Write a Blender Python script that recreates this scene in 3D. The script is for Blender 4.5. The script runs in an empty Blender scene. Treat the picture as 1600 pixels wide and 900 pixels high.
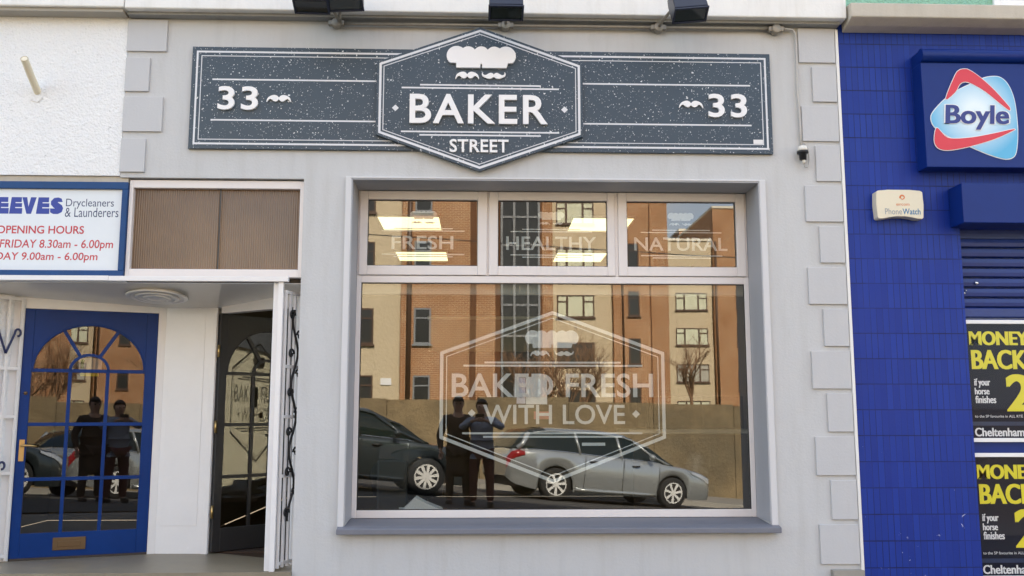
import bpy, bmesh, math, random
from mathutils import Vector, Matrix, Euler
from mathutils.geometry import tessellate_polygon
R = math.radians
random.seed(7)
sc = bpy.context.scene
col = sc.collection

# ------------------------------------------------------------------ camera, sky, sun, exposure
cam = bpy.data.cameras.new('camera')
cam.sensor_width = 36.0
cam.lens = 32.625
cam.clip_start = 0.02
cam.clip_end = 2000
co = bpy.data.objects.new('camera', cam)
col.objects.link(co)
co.location = (0, -6.9, 1.1)
co.rotation_euler = (R(90 + 7.853), 0, R(-1.956))
sc.camera = co

SUN_EL, SUN_AZ = 42.0, 10.0        # sun stands behind the shops, a little to the right
world = bpy.data.worlds.new('World')
sc.world = world
world.use_nodes = True
wn, wl = world.node_tree.nodes, world.node_tree.links
wn.clear()
w_out = wn.new('ShaderNodeOutputWorld')
w_bg = wn.new('ShaderNodeBackground')
w_bg.inputs['Strength'].default_value = 0.125
sky = wn.new('ShaderNodeTexSky')
sky.sky_type = 'NISHITA'
sky.sun_disc = False
sky.sun_elevation = R(SUN_EL)
sky.sun_rotation = R(SUN_AZ)
sky.air_density = 1.0
sky.dust_density = 1.6
# scattered soft clouds
w_tc = wn.new('ShaderNodeTexCoord')
w_map = wn.new('ShaderNodeMapping')
w_map.inputs['Scale'].default_value = (1, 1, 2.6)
w_no = wn.new('ShaderNodeTexNoise')
w_no.inputs['Scale'].default_value = 2.4
w_no.inputs['Detail'].default_value = 7
w_ra = wn.new('ShaderNodeValToRGB')
w_ra.color_ramp.elements[0].position = 0.45
w_ra.color_ramp.elements[1].position = 0.68
w_mx = wn.new('ShaderNodeMix')
w_mx.data_type = 'RGBA'
w_mx.inputs[7].default_value = (5.7, 5.7, 5.6, 1)
wl.new(w_tc.outputs['Generated'], w_map.inputs['Vector'])
wl.new(w_map.outputs['Vector'], w_no.inputs['Vector'])
wl.new(w_no.outputs['Fac'], w_ra.inputs['Fac'])
wl.new(w_ra.outputs['Color'], w_mx.inputs[0])
wl.new(sky.outputs['Color'], w_mx.inputs[6])
wl.new(w_mx.outputs[2], w_bg.inputs['Color'])
wl.new(w_bg.outputs['Background'], w_out.inputs['Surface'])

sun = bpy.data.lights.new('sun', 'SUN')
sun.energy = 5.0
sun.angle = R(0.5)
sun.color = (1.0, 0.90, 0.74)
so = bpy.data.objects.new('sun', sun)
col.objects.link(so)
# light travels from the sun (behind the facade, +Y) towards the street (-Y)
sd = Vector((math.sin(R(SUN_AZ)) * math.cos(R(SUN_EL)), math.cos(R(SUN_AZ)) * math.cos(R(SUN_EL)), math.sin(R(SUN_EL))))
so.rotation_euler = sd.to_track_quat('Z', 'Y').to_euler()
so.location = sd * 60

vs = sc.view_settings
vs.view_transform = 'Standard'
vs.look = 'None'
vs.exposure = 2.0
vs.gamma = 1.0
vs.use_curve_mapping = False
sc.render.engine = 'CYCLES'
sc.cycles.max_bounces = 10
sc.cycles.transparent_max_bounces = 16
sc.cycles.glossy_bounces = 6
sc.cycles.caustics_reflective = False
sc.cycles.caustics_refractive = False
sc.cycles.sample_clamp_indirect = 6.0

# ------------------------------------------------------------------ materials
class NT:
    def __init__(s, m):
        m.use_nodes = True
        s.n, s.l = m.node_tree.nodes, m.node_tree.links
        s.n.clear()
        s.out = s.n.new('ShaderNodeOutputMaterial')
    def node(s, t, **kw):
        x = s.n.new(t)
        for k, v in kw.items():
            setattr(x, k, v)
        return x
    def math(s, op, a, b=None, c=None):
        x = s.n.new('ShaderNodeMath')
        x.operation = op
        for i, v in enumerate((a, b, c)):
            if v is None: continue
            if isinstance(v, (int, float)): x.inputs[i].default_value = v
            else: s.l.new(v, x.inputs[i])
        return x.outputs[0]
    def mix(s, f, a, b, blend='MIX'):
        x = s.n.new('ShaderNodeMix')
        x.data_type = 'RGBA'
        x.blend_type = blend
        for i, v in ((0, f), (6, a), (7, b)):
            if isinstance(v, (int, float)): x.inputs[i].default_value = v
            elif isinstance(v, tuple): x.inputs[i].default_value = v + (1,) if len(v) == 3 else v
            else: s.l.new(v, x.inputs[i])
        return x.outputs[2]
    def coord(s, which='Object'):
        return s.n.new('ShaderNodeTexCoord').outputs[which]
    def noise(s, scale, detail=4, rough=0.55, vec=None, dist=0.0):
        x = s.n.new('ShaderNodeTexNoise')
        x.inputs['Scale'].default_value = scale
        x.inputs['Detail'].default_value = detail
        x.inputs['Roughness'].default_value = rough
        x.inputs['Distortion'].default_value = dist
        s.l.new(vec if vec is not None else s.coord(), x.inputs['Vector'])
        return x.outputs['Fac']
    def ramp(s, v, a, b, ca=(0, 0, 0), cb=(1, 1, 1)):
        x = s.n.new('ShaderNodeValToRGB')
        e = x.color_ramp.elements
        e[0].position, e[1].position = a, b
        e[0].color, e[1].color = ca + (1,), cb + (1,)
        s.l.new(v, x.inputs['Fac'])
        return x.outputs['Color']
    def bump(s, h, strength, dist=0.01):
        x = s.n.new('ShaderNodeBump')
        x.inputs['Strength'].default_value = strength
        x.inputs['Distance'].default_value = dist
        s.l.new(h, x.inputs['Height'])
        return x.outputs['Normal']
    def principled(s, base, rough=0.5, metal=0.0, normal=None, coat=0.0, spec=0.5):
        x = s.n.new('ShaderNodeBsdfPrincipled')
        for k, v in (('Base Color', base), ('Roughness', rough), ('Metallic', metal), ('Coat Weight', coat), ('Specular IOR Level', spec)):
            if isinstance(v, (int, float)): x.inputs[k].default_value = v
            elif isinstance(v, tuple): x.inputs[k].default_value = v + (1,)
            else: s.l.new(v, x.inputs[k])
        x.inputs['Coat Roughness'].default_value = 0.05
        if normal is not None: s.l.new(normal, x.inputs['Normal'])
        s.l.new(x.outputs[0], s.out.inputs['Surface'])
        return x

MATS = {}
def M(name): return MATS[name]
def newmat(name):
    m = bpy.data.materials.new(name)
    MATS[name] = m
    return NT(m)
def simple(name, c, rough=0.5, metal=0.0, vary=0.10, scale=6.0, bump=0.0, bscale=60.0, coat=0.0, rvary=0.1, spec=0.5, bdist=0.004):
    t = newmat(name)
    n1 = t.noise(scale, 5)
    n2 = t.noise(scale * 7, 3)
    f = t.math('MULTIPLY_ADD', n1, 0.7, t.math('MULTIPLY', n2, 0.3))
    base = t.mix(f, tuple(x * (1 - vary) for x in c), tuple(min(1, x * (1 + vary)) for x in c))
    r = t.math('MULTIPLY_ADD', n1, rvary, rough - rvary * 0.5)
    nrm = t.bump(t.noise(bscale, 4), bump, bdist) if bump else None
    t.principled(base, r, metal, nrm, coat, spec)
    return MATS[name]

def plaster(name, c, dirt=0.25, bump=0.35, rough=0.8):
    t = newmat(name)
    co_ = t.coord()
    mp = t.node('ShaderNodeMapping')
    mp.inputs['Scale'].default_value = (6, 6, 0.8)
    t.l.new(co_, mp.inputs['Vector'])
    streak = t.noise(1.6, 6, 0.6, mp.outputs[0])
    blot = t.noise(1.1, 5, 0.6)
    fine = t.noise(24, 4)
    f = t.math('MULTIPLY', t.ramp(streak, 0.48, 0.78), dirt)
    f2 = t.math('MULTIPLY', t.ramp(blot, 0.40, 0.72), dirt * 0.55)
    base = t.mix(f, c, tuple(x * 0.62 * k for x, k in zip(c, (1.03, 0.98, 0.88))))
    base = t.mix(f2, base, tuple(min(1, x * 1.12) for x in c))
    base = t.mix(t.math('MULTIPLY', fine, 0.12), base, tuple(x * 0.8 for x in c))
    h = t.math('ADD', t.math('MULTIPLY', t.noise(7, 3), 0.8), t.math('MULTIPLY', t.noise(55, 5, 0.65), 0.55))
    t.principled(base, rough, 0, t.bump(h, bump, 0.012), spec=0.35)

plaster('grey_plaster', (0.580, 0.577, 0.570), 0.26)
plaster('grey_quoin', (0.55, 0.548, 0.552), 0.08, 0.22, 0.6)
plaster('surround_paint', (0.66, 0.65, 0.65), 0.08, 0.12, 0.55)
plaster('reveal_paint', (0.44, 0.44, 0.46), 0.10, 0.12, 0.5)
plaster('cornice_white', (0.84, 0.82, 0.78), 0.35, 0.3, 0.6)
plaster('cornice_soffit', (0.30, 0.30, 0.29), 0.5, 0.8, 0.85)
plaster('concrete_beige', (0.55, 0.50, 0.42), 0.45, 0.5, 0.85)
plaster('cream_render', (0.66, 0.55, 0.30), 0.2, 0.5)
plaster('porch_white', (0.80, 0.77, 0.73), 0.12, 0.10, 0.22)
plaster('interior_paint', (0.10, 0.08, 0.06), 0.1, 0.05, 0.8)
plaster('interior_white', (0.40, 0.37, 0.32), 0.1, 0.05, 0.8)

def roughcast(name, c, sc_=42.0, strength=1.0, dark=0.6, dist=0.03):
    t = newmat(name)
    v = t.node('ShaderNodeTexVoronoi')
    v.inputs['Scale'].default_value = sc_
    v.inputs['Randomness'].default_value = 1.0
    nz = t.noise(sc_ * 0.35, 6, 0.7)
    t.l.new(t.coord(), v.inputs['Vector'])
    h = t.math('ADD', t.math('MULTIPLY', v.outputs['Distance'], 0.5), t.math('MULTIPLY', nz, 1.3))
    cav = t.ramp(t.noise(sc_ * 0.55, 6, 0.75, dist=0.6), 0.27, 0.40, (1, 1, 1), (0, 0, 0))  # dark specks: shade of the pits put into the colour
    base = t.mix(t.math('MULTIPLY', t.noise(0.9, 5), 0.4), c, tuple(x * 0.84 for x in c))
    base = t.mix(t.math('MULTIPLY', cav, 0.75), base, tuple(x * dark for x in c))
    t.principled(base, 0.9, 0, t.bump(h, strength, dist), spec=0.3)
roughcast('white_roughcast', (0.90, 0.895, 0.885), 60.0, 0.5, 0.35, 0.02)
plaster('house_cream', (0.78, 0.70, 0.52), 0.1)
roughcast('mint_roughcast', (0.30, 0.56, 0.42), 50, 0.8, 0.7)
roughcast('cream_pebbledash', (0.585, 0.48, 0.325), 9, 0.5, 0.75, 0.05)
t = newmat('stone_concrete')
big = t.ramp(t.noise(0.32, 7, 0.7, dist=0.5), 0.36, 0.64)
mid = t.ramp(t.noise(1.6, 6, 0.7), 0.35, 0.7)
base = t.mix(big, (0.33, 0.245, 0.135), (0.165, 0.135, 0.085))
base = t.mix(t.math('MULTIPLY', mid, 0.55), base, (0.105, 0.075, 0.042))
base = t.mix(t.math('MULTIPLY', t.ramp(t.noise(0.7, 5, 0.6), 0.58, 0.68), 0.6), base, (0.30, 0.27, 0.21))
t.principled(base, 0.95, 0, t.bump(t.math('ADD', t.noise(3.5, 6, 0.7), t.noise(14, 4)), 0.7, 0.04), spec=0.2)

def brick_mat(name, c1, c2, mortar, w=0.225, h=0.075):
    t = newmat(name)
    sep = t.node('ShaderNodeSeparateXYZ')
    t.l.new(t.coord(), sep.inputs[0])
    cmb = t.node('ShaderNodeCombineXYZ')
    t.l.new(t.math('ADD', sep.outputs['X'], sep.outputs['Y']), cmb.inputs['X'])
    t.l.new(sep.outputs['Z'], cmb.inputs['Y'])
    b = t.node('ShaderNodeTexBrick')
    b.inputs['Color1'].default_value = c1 + (1,)
    b.inputs['Color2'].default_value = c2 + (1,)
    b.inputs['Mortar'].default_value = mortar + (1,)
    b.inputs['Scale'].default_value = 1.0
    b.inputs['Mortar Size'].default_value = 0.012
    b.inputs['Brick Width'].default_value = w
    b.inputs['Row Height'].default_value = h
    t.l.new(cmb.outputs[0], b.inputs['Vector'])
    base = t.mix(t.math('MULTIPLY', t.ramp(t.noise(0.45, 7, 0.7), 0.35, 0.68), 0.6), b.outputs['Color'], tuple(x * 0.62 for x in c1))
    t.principled(base, 0.85, 0, t.bump(t.math('MULTIPLY', b.outputs['Fac'], -1.0), 0.5, 0.006), spec=0.3)
brick_mat('brick', (0.39, 0.155, 0.052), (0.28, 0.10, 0.035), (0.66, 0.52, 0.34))
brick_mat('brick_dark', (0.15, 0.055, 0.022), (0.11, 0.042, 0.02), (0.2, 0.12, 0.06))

# stacked vertical blue tiles
t = newmat('blue_tile')
sep = t.node('ShaderNodeSeparateXYZ')
t.l.new(t.coord(), sep.inputs[0])
TW, TH = 0.0475, 0.191
gx = t.math('DIVIDE', sep.outputs['X'], TW)
gz = t.math('DIVIDE', sep.outputs['Z'], TH)
def joint(g, width):
    d = t.math('ABSOLUTE', t.math('SUBTRACT', t.math('FRACT', g), 0.5))
    return t.math('GREATER_THAN', d, 0.5 - width)
jx, jz = joint(gx, 0.055), joint(gz, 0.022)
cell = t.node('ShaderNodeTexWhiteNoise', noise_dimensions='2D')
cv = t.node('ShaderNodeCombineXYZ')
t.l.new(t.math('FLOOR', gx), cv.inputs[0])
t.l.new(t.math('FLOOR', gz), cv.inputs[1])
t.l.new(cv.outputs[0], cell.inputs['Vector'])
rnd = cell.outputs['Value']
# some joints are filled with paint, so the lines come and go
fade = t.ramp(t.noise(2.6, 4), 0.38, 0.62)
jx = t.math('MULTIPLY', jx, t.math('MULTIPLY_ADD', t.math('GREATER_THAN', rnd, 0.45), 0.6, t.math('MULTIPLY', fade, 0.4)))
jj = t.math('MAXIMUM', jx, t.math('MULTIPLY', jz, t.math('MULTIPLY_ADD', fade, 0.6, 0.4)))
base = t.mix(rnd, (0.003, 0.024, 0.235), (0.005, 0.034, 0.29))
base = t.mix(t.math('MULTIPLY', t.ramp(t.noise(1.3, 6, 0.65), 0.4, 0.75), 0.4), base, (0.008, 0.042, 0.27))
base = t.mix(t.math('MULTIPLY', jj, 0.85), base, (0.002, 0.005, 0.05))
# chips where white shows through
chip = t.math('MULTIPLY', t.ramp(t.noise(9, 5, 0.7, dist=1.2), 0.685, 0.70), t.math('LESS_THAN', sep.outputs['Z'], 0.9))
base = t.mix(chip, base, (0.55, 0.6, 0.75))
hh = t.math('ADD', t.math('MULTIPLY', jj, -0.7), t.math('MULTIPLY', t.noise(70, 4), 0.5))
t.principled(base, t.math('MULTIPLY_ADD', t.noise(5, 4), 0.25, 0.30), 0, t.bump(hh, 0.6, 0.004), spec=0.3)

# flecked sign board
t = newmat('sign_slate')
def flecks(scale, thr, size, seed):
    mp = t.node('ShaderNodeMapping')
    mp.inputs['Location'].default_value = (seed, 0, seed * 1.7)
    mp.inputs['Scale'].default_value = (1, 0.0, 1)
    nn = t.node('ShaderNodeTexNoise')
    nn.inputs['Scale'].default_value = scale * 1.9
    nn.inputs['Detail'].default_value = 3
    t.l.new(t.coord(), mp.inputs['Vector'])
    t.l.new(mp.outputs[0], nn.inputs['Vector'])
    vm = t.node('ShaderNodeVectorMath', operation='MULTIPLY_ADD')
    vm.inputs[1].default_value = (0.9 / scale,) * 3
    t.l.new(nn.outputs['Color'], vm.inputs[0])
    t.l.new(mp.outputs[0], vm.inputs[2])
    v = t.node('ShaderNodeTexVoronoi')
    v.inputs['Scale'].default_value = scale
    t.l.new(vm.outputs[0], v.inputs['Vector'])
    s2 = t.node('ShaderNodeSeparateColor')
    t.l.new(v.outputs['Color'], s2.inputs[0])
    keep = t.math('LESS_THAN', s2.outputs[0], thr)
    rad = t.math('MULTIPLY', s2.outputs[1], size)
    return t.math('MULTIPLY', keep, t.math('LESS_THAN', v.outputs['Distance'], rad))
f = t.math('MAXIMUM', flecks(46, 0.42, 0.34, 1.3), t.math('MAXIMUM', flecks(90, 0.30, 0.34, 5.1), flecks(20, 0.30, 0.24, 3.7)))
base = t.mix(t.noise(2.2, 5), (0.029, 0.050, 0.072), (0.042, 0.068, 0.094))
base = t.mix(f, base, (0.74, 0.75, 0.76))
t.principled(base, 0.42)

simple('sign_edge', (0.045, 0.055, 0.068), 0.4)
simple('letter_white', (0.86, 0.84, 0.83), 0.35, vary=0.03)
simple('line_white', (0.72, 0.72, 0.74), 0.4, vary=0.08)
simple('frame_paint', (0.78, 0.725, 0.695), 0.4, vary=0.05, bump=0.05)
simple('sill_paint', (0.175, 0.18, 0.21), 0.55, vary=0.2, bump=0.25, bscale=40)
simple('white_gloss', (0.86, 0.845, 0.83), 0.25, vary=0.06, bump=0.06)
simple('white_steel', (0.80, 0.78, 0.77), 0.3, vary=0.06, bump=0.1, bscale=90)
simple('blue_gloss', (0.002, 0.034, 0.175), 0.35, vary=0.3, scale=2.5, bump=0.08, spec=0.2)
simple('blue_frame', (0.006, 0.055, 0.18), 0.45, vary=0.3, spec=0.3)
simple('dark_door', (0.035, 0.033, 0.032), 0.4, vary=0.2)
simple('brass', (0.55, 0.38, 0.16), 0.35, 1.0)
simple('bronze_plate', (0.16, 0.10, 0.05), 0.4, 0.6)
simple('chrome', (0.75, 0.75, 0.75), 0.12, 1.0)
simple('black_iron', (0.012, 0.012, 0.014), 0.5)
simple('navy_iron', (0.012, 0.02, 0.09), 0.4)
simple('flood_metal', (0.012, 0.016, 0.035), 0.35, vary=0.2)
simple('galvanised', (0.30, 0.27, 0.22), 0.5, 0.5, vary=0.35, scale=18, bump=0.2)
simple('cable_white', (0.50, 0.48, 0.45), 0.6, vary=0.2)
simple('plastic_white', (0.80, 0.76, 0.68), 0.35, vary=0.04)
simple('plastic_cream', (0.78, 0.70, 0.52), 0.4, vary=0.04)
simple('plastic_black', (0.012, 0.012, 0.013), 0.35)
simple('sign_white', (0.74, 0.77, 0.79), 0.3, vary=0.06, scale=3)
simple('ink_blue', (0.010, 0.035, 0.30), 0.4)
simple('ink_red', (0.52, 0.022, 0.035), 0.4)
simple('ink_navy', (0.03, 0.045, 0.12), 0.4)
simple('ink_grey', (0.30, 0.33, 0.36), 0.4)
simple('ink_teal', (0.06, 0.20, 0.36), 0.4)
simple('ink_orange', (0.75, 0.20, 0.05), 0.4)
simple('ink_yellow', (0.86, 0.76, 0.03), 0.4, vary=0.03)
simple('ink_white', (0.82, 0.82, 0.82), 0.4, vary=0.03)
simple('poster_ink', (0.008, 0.010, 0.024), 0.5, vary=0.3, spec=0.2)
simple('poster_strip', (0.012, 0.03, 0.09), 0.35, vary=0.5, scale=14)
simple('fascia_blue', (0.002, 0.022, 0.17), 0.4, vary=0.18, scale=2.0, bump=0.1, bscale=120, spec=0.3)
simple('shutter_blue', (0.008, 0.028, 0.17), 0.32, vary=0.35, scale=4.0, bump=0.1)
simple('logo_red', (0.68, 0.032, 0.05), 0.35, vary=0.06)
simple('logo_navy', (0.018, 0.03, 0.20), 0.35)
simple('porch_tile', (0.26, 0.22, 0.155), 0.45, vary=0.35, scale=3, bump=0.1, bscale=20)
simple('threshold', (0.05, 0.035, 0.028), 0.6, vary=0.4)
simple('door_mat', (0.06, 0.035, 0.022), 0.95, vary=0.3, bump=0.6, bscale=150)
simple('asphalt', (0.055, 0.053, 0.050), 0.85, vary=0.3, scale=2, bump=0.5, bscale=90)
simple('paving', (0.24, 0.22, 0.19), 0.8, vary=0.25, scale=2, bump=0.2, bscale=50)
simple('kerb_stone', (0.32, 0.30, 0.26), 0.8, vary=0.2, bump=0.2)
simple('road_paint', (0.70, 0.70, 0.66), 0.6, vary=0.15)
simple('grass_bank', (0.075, 0.085, 0.03), 0.95, vary=0.5, scale=3, bump=0.8, bscale=40)
simple('earth', (0.13, 0.10, 0.065), 0.95, vary=0.4, scale=1)
simple('bark', (0.27, 0.155, 0.085), 0.9, vary=0.3)
simple('roof_felt', (0.08, 0.08, 0.085), 0.9)
simple('coping', (0.66, 0.60, 0.48), 0.7)
simple('window_brown', (0.085, 0.045, 0.025), 0.5)
simple('window_grey', (0.22, 0.23, 0.24), 0.4)
simple('blind_reflect_cream', (0.62, 0.63, 0.47), 0.7, vary=0.08)
simple('curtain', (0.42, 0.40, 0.34), 0.8)
simple('dark_glass', (0.035, 0.036, 0.034), 0.12, vary=0.3)
simple('car_silver', (0.47, 0.49, 0.48), 0.22, 0.62, vary=0.0, coat=1.0, rvary=0.0)
simple('car_dark', (0.045, 0.058, 0.062), 0.22, 0.5, vary=0.0, coat=1.0, rvary=0.0)
simple('car_glass', (0.010, 0.016, 0.014), 0.04, vary=0.1)
simple('car_trim', (0.015, 0.015, 0.016), 0.5)
simple('tyre', (0.015, 0.015, 0.015), 0.85)
simple('alloy', (0.78, 0.77, 0.73), 0.35, 0.2, vary=0.04)
simple('lamp_red', (0.24, 0.010, 0.012), 0.12)
simple('lamp_clear', (0.6, 0.62, 0.64), 0.08, 0.5)
simple('skin', (0.46, 0.27, 0.19), 0.5)
simple('hair_dark', (0.018, 0.012, 0.009), 0.6)
simple('cloth_brown', (0.060, 0.040, 0.028), 0.9, vary=0.2)
simple('cloth_blue', (0.27, 0.30, 0.37), 0.9, vary=0.2)
simple('cloth_maroon', (0.10, 0.030, 0.030), 0.9, vary=0.2)
simple('counter_dark', (0.05, 0.035, 0.026), 0.5)
simple('steel_edge', (0.62, 0.60, 0.56), 0.3, 0.3)
simple('wood_mid', (0.22, 0.12, 0.06), 0.5, vary=0.3)
simple('paper', (0.78, 0.76, 0.76), 0.7, vary=0.06)
simple('paper_lilac', (0.58, 0.55, 0.66), 0.7, vary=0.2, scale=30)
simple('card_red', (0.60, 0.20, 0.16), 0.7, vary=0.3, scale=40)
simple('leather_black', (0.014, 0.014, 0.015), 0.45)
simple('floor_wood', (0.07, 0.04, 0.025), 0.5, vary=0.3)
simple('eyes', (0.02, 0.015, 0.01), 0.2)

def glass(name, ior, tint=(1, 1, 1), rough=0.0, wav=0.0):
    t = newmat(name)
    fr = t.node('ShaderNodeFresnel')
    fr.inputs['IOR'].default_value = ior
    tr = t.node('ShaderNodeBsdfTransparent')
    tr.inputs['Color'].default_value = tint + (1,)
    gl = t.node('ShaderNodeBsdfGlossy')
    gl.inputs['Roughness'].default_value = rough
    if wav:
        nb = t.bump(t.noise(1.3, 1), wav, 0.01)
        t.l.new(nb, gl.inputs['Normal'])
    mx = t.node('ShaderNodeMixShader')
    geo = t.node('ShaderNodeNewGeometry')
    fac = t.math('MULTIPLY', fr.outputs[0], t.math('SUBTRACT', 1.0, geo.outputs['Backfacing']))
    t.l.new(fac, mx.inputs[0])
    t.l.new(tr.outputs[0], mx.inputs[1])
    t.l.new(gl.outputs[0], mx.inputs[2])
    t.l.new(mx.outputs[0], t.out.inputs['Surface'])
glass('shop_glass', 2.42, (0.86, 0.88, 0.86), 0.0, 0.035)
glass('door_glass', 2.0, (0.72, 0.70, 0.66), 0.0, 0.03)
glass('poster_glass', 1.26, (0.95, 0.95, 0.95), 0.02)

t = newmat('frosted_film')
tr = t.node('ShaderNodeBsdfTransparent')
df = t.node('ShaderNodeBsdfDiffuse')
df.inputs['Color'].default_value = (0.90, 0.86, 0.85, 1)
mx = t.node('ShaderNodeMixShader')
mx.inputs[0].default_value = 0.80
t.l.new(tr.outputs[0], mx.inputs[1])
t.l.new(df.outputs[0], mx.inputs[2])
t.l.new(mx.outputs[0], t.out.inputs['Surface'])

t = newmat('ribbed_glass')
sep = t.node('ShaderNodeSeparateXYZ')
t.l.new(t.coord(), sep.inputs[0])
rib = t.math('ABSOLUTE', t.math('SINE', t.math('MULTIPLY', sep.outputs['X'], math.pi / 0.017)))
base = t.mix(t.ramp(t.noise(1.7, 3, 0.5), 0.25, 0.75), (0.13, 0.072, 0.034), (0.29, 0.165, 0.075))  # blurred brown reflection of the brick flats put into the base colour
base = t.mix(t.math('MULTIPLY', rib, 0.35), base, (0.10, 0.06, 0.035))
t.principled(base, 0.2, 0, t.bump(rib, 0.8, 0.005), spec=0.55)

t = newmat('logo_blue')
sep = t.node('ShaderNodeVectorMath', operation='LENGTH')
t.l.new(t.coord(), sep.inputs[0])
base = t.ramp(sep.outputs['Value'], 0.07, 0.36, (0.80, 0.90, 0.93), (0.10, 0.44, 0.70))
t.principled(base, 0.35)

def emit(name, c, s):
    t = newmat(name)
    e = t.node('ShaderNodeEmission')
    e.inputs['Color'].default_value = c + (1,)
    e.inputs['Strength'].default_value = s
    t.l.new(e.outputs[0], t.out.inputs['Surface'])
emit('light_panel', (1.0, 0.92, 0.50), 0.62)

# ------------------------------------------------------------------ mesh helpers
def wloc(o):
    v = Vector((0, 0, 0))
    while o is not None:
        v += o.location
        o = o.parent
    return v

def tag(o, label=None, cat=None, group=None, kind=None):
    if label: o['label'] = label
    if cat: o['category'] = cat
    if group: o['group'] = group
    if kind: o['kind'] = kind
    return o

def thing(name, label, cat, loc=(0, 0, 0), rot=(0, 0, 0), group=None):
    o = bpy.data.objects.new(name, None)
    o.empty_display_size = 0.2
    col.objects.link(o)
    o.location = loc
    o.rotation_euler = rot
    return tag(o, label, cat, group)

class MB:
    def __init__(s):
        s.bm = bmesh.new()
    def box(s, x0, x1, y0, y1, z0, z1):
        v = [s.bm.verts.new((x, y, z)) for x in (x0, x1) for y in (y0, y1) for z in (z0, z1)]
        for f in ((0, 1, 3, 2), (4, 6, 7, 5), (0, 4, 5, 1), (2, 3, 7, 6), (0, 2, 6, 4), (1, 5, 7, 3)):
            s.bm.faces.new([v[i] for i in f])
        return s
    def frame(s, x0, x1, z0, z1, w, y0, y1, wb=None, wt=None):
        wb = w if wb is None else wb
        wt = w if wt is None else wt
        s.box(x0, x0 + w, y0, y1, z0, z1)
        s.box(x1 - w, x1, y0, y1, z0, z1)
        s.box(x0 + w, x1 - w, y0, y1, z0, z0 + wb)
        s.box(x0 + w, x1 - w, y0, y1, z1 - wt, z1)
        return s
    def prism(s, pts, y0, y1):
        """polygon given in X,Z, with thickness from y0 to y1"""
        a = [s.bm.verts.new((x, y0, z)) for x, z in pts]
        b = [s.bm.verts.new((x, y1, z)) for x, z in pts]
        n = len(pts)
        for i in range(n):
            s.bm.faces.new((a[i], b[i], b[(i + 1) % n], a[(i + 1) % n]))
        for tri in tessellate_polygon([[Vector((x, z, 0)) for x, z in pts]]):
            if len(set(tri)) < 3: continue
            s.bm.faces.new([a[i] for i in tri])
            s.bm.faces.new([b[i] for i in reversed(tri)])
        return s
    def prism_z(s, pts, z0, z1):
        a = [s.bm.verts.new((x, y, z0)) for x, y in pts]
        b = [s.bm.verts.new((x, y, z1)) for x, y in pts]
        n = len(pts)
        s.bm.faces.new(a)
        s.bm.faces.new(list(reversed(b)))
        for i in range(n):
            s.bm.faces.new((a[i], a[(i + 1) % n], b[(i + 1) % n], b[i]))
        return s
    def prism_x(s, pts, x0, x1):
        """polygon in Y,Z swept along X"""
        a = [s.bm.verts.new((x0, y, z)) for y, z in pts]
        b = [s.bm.verts.new((x1, y, z)) for y, z in pts]
        n = len(pts)
        s.bm.faces.new(a)
        s.bm.faces.new(list(reversed(b)))
        for i in range(n):
            s.bm.faces.new((a[i], a[(i + 1) % n], b[(i + 1) % n], b[i]))
        return s
    def ring(s, outer, inner, y0, y1):
        n = len(outer)
        V = s.bm.verts.new
        oa = [V((x, y0, z)) for x, z in outer]; ia = [V((x, y0, z)) for x, z in inner]
        ob = [V((x, y1, z)) for x, z in outer]; ib = [V((x, y1, z)) for x, z in inner]
        for i in range(n):
            j = (i + 1) % n
            s.bm.faces.new((oa[i], oa[j], ia[j], ia[i]))
            s.bm.faces.new((ob[j], ob[i], ib[i], ib[j]))
            s.bm.faces.new((oa[j], oa[i], ob[i], ob[j]))
            s.bm.faces.new((ia[i], ia[j], ib[j], ib[i]))
        return s
    def strip(s, outer, inner, y0, y1):
        """open band between two polylines in X,Z, thick in Y"""
        n = len(outer)
        V = s.bm.verts.new
        A = [[V((p[0], y, p[1])) for p in pl] for pl in (outer, inner) for y in (y0, y1)]
        oa, ob, ia, ib = A
        for i in range(n - 1):
            s.bm.faces.new((oa[i], oa[i + 1], ia[i + 1], ia[i]))
            s.bm.faces.new((ob[i + 1], ob[i], ib[i], ib[i + 1]))
            s.bm.faces.new((oa[i + 1], oa[i], ob[i], ob[i + 1]))
            s.bm.faces.new((ia[i], ia[i + 1], ib[i + 1], ib[i]))
        s.bm.faces.new((oa[0], ia[0], ib[0], ob[0]))
        s.bm.faces.new((oa[-1], ob[-1], ib[-1], ia[-1]))
        return s
    def tube(s, path, r, n=10, cap=True):
        path = [Vector(p) for p in path]
        rr = r if isinstance(r, (list, tuple)) else [r] * len(path)
        rings = []
        up = Vector((0, 0, 1))
        prev = None
        for i, p in enumerate(path):
            d = (path[min(i + 1, len(path) - 1)] - path[max(i - 1, 0)]).normalized()
            if prev is None:
                a = d.cross(up if abs(d.z) < 0.95 else Vector((1, 0, 0))).normalized()
            else:
                a = (prev - d * prev.dot(d)).normalized()
            prev = a
            b = d.cross(a)
            rings.append([s.bm.verts.new(p + (a * math.cos(2 * math.pi * k / n) + b * math.sin(2 * math.pi * k / n)) * rr[i]) for k in range(n)])
        for i in range(len(rings) - 1):
            for k in range(n):
                f = s.bm.faces.new((rings[i][k], rings[i][(k + 1) % n], rings[i + 1][(k + 1) % n], rings[i + 1][k]))
                f.smooth = n > 5
        if cap:
            s.bm.faces.new(list(reversed(rings[0])))
            s.bm.faces.new(rings[-1])
        return s
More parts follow.
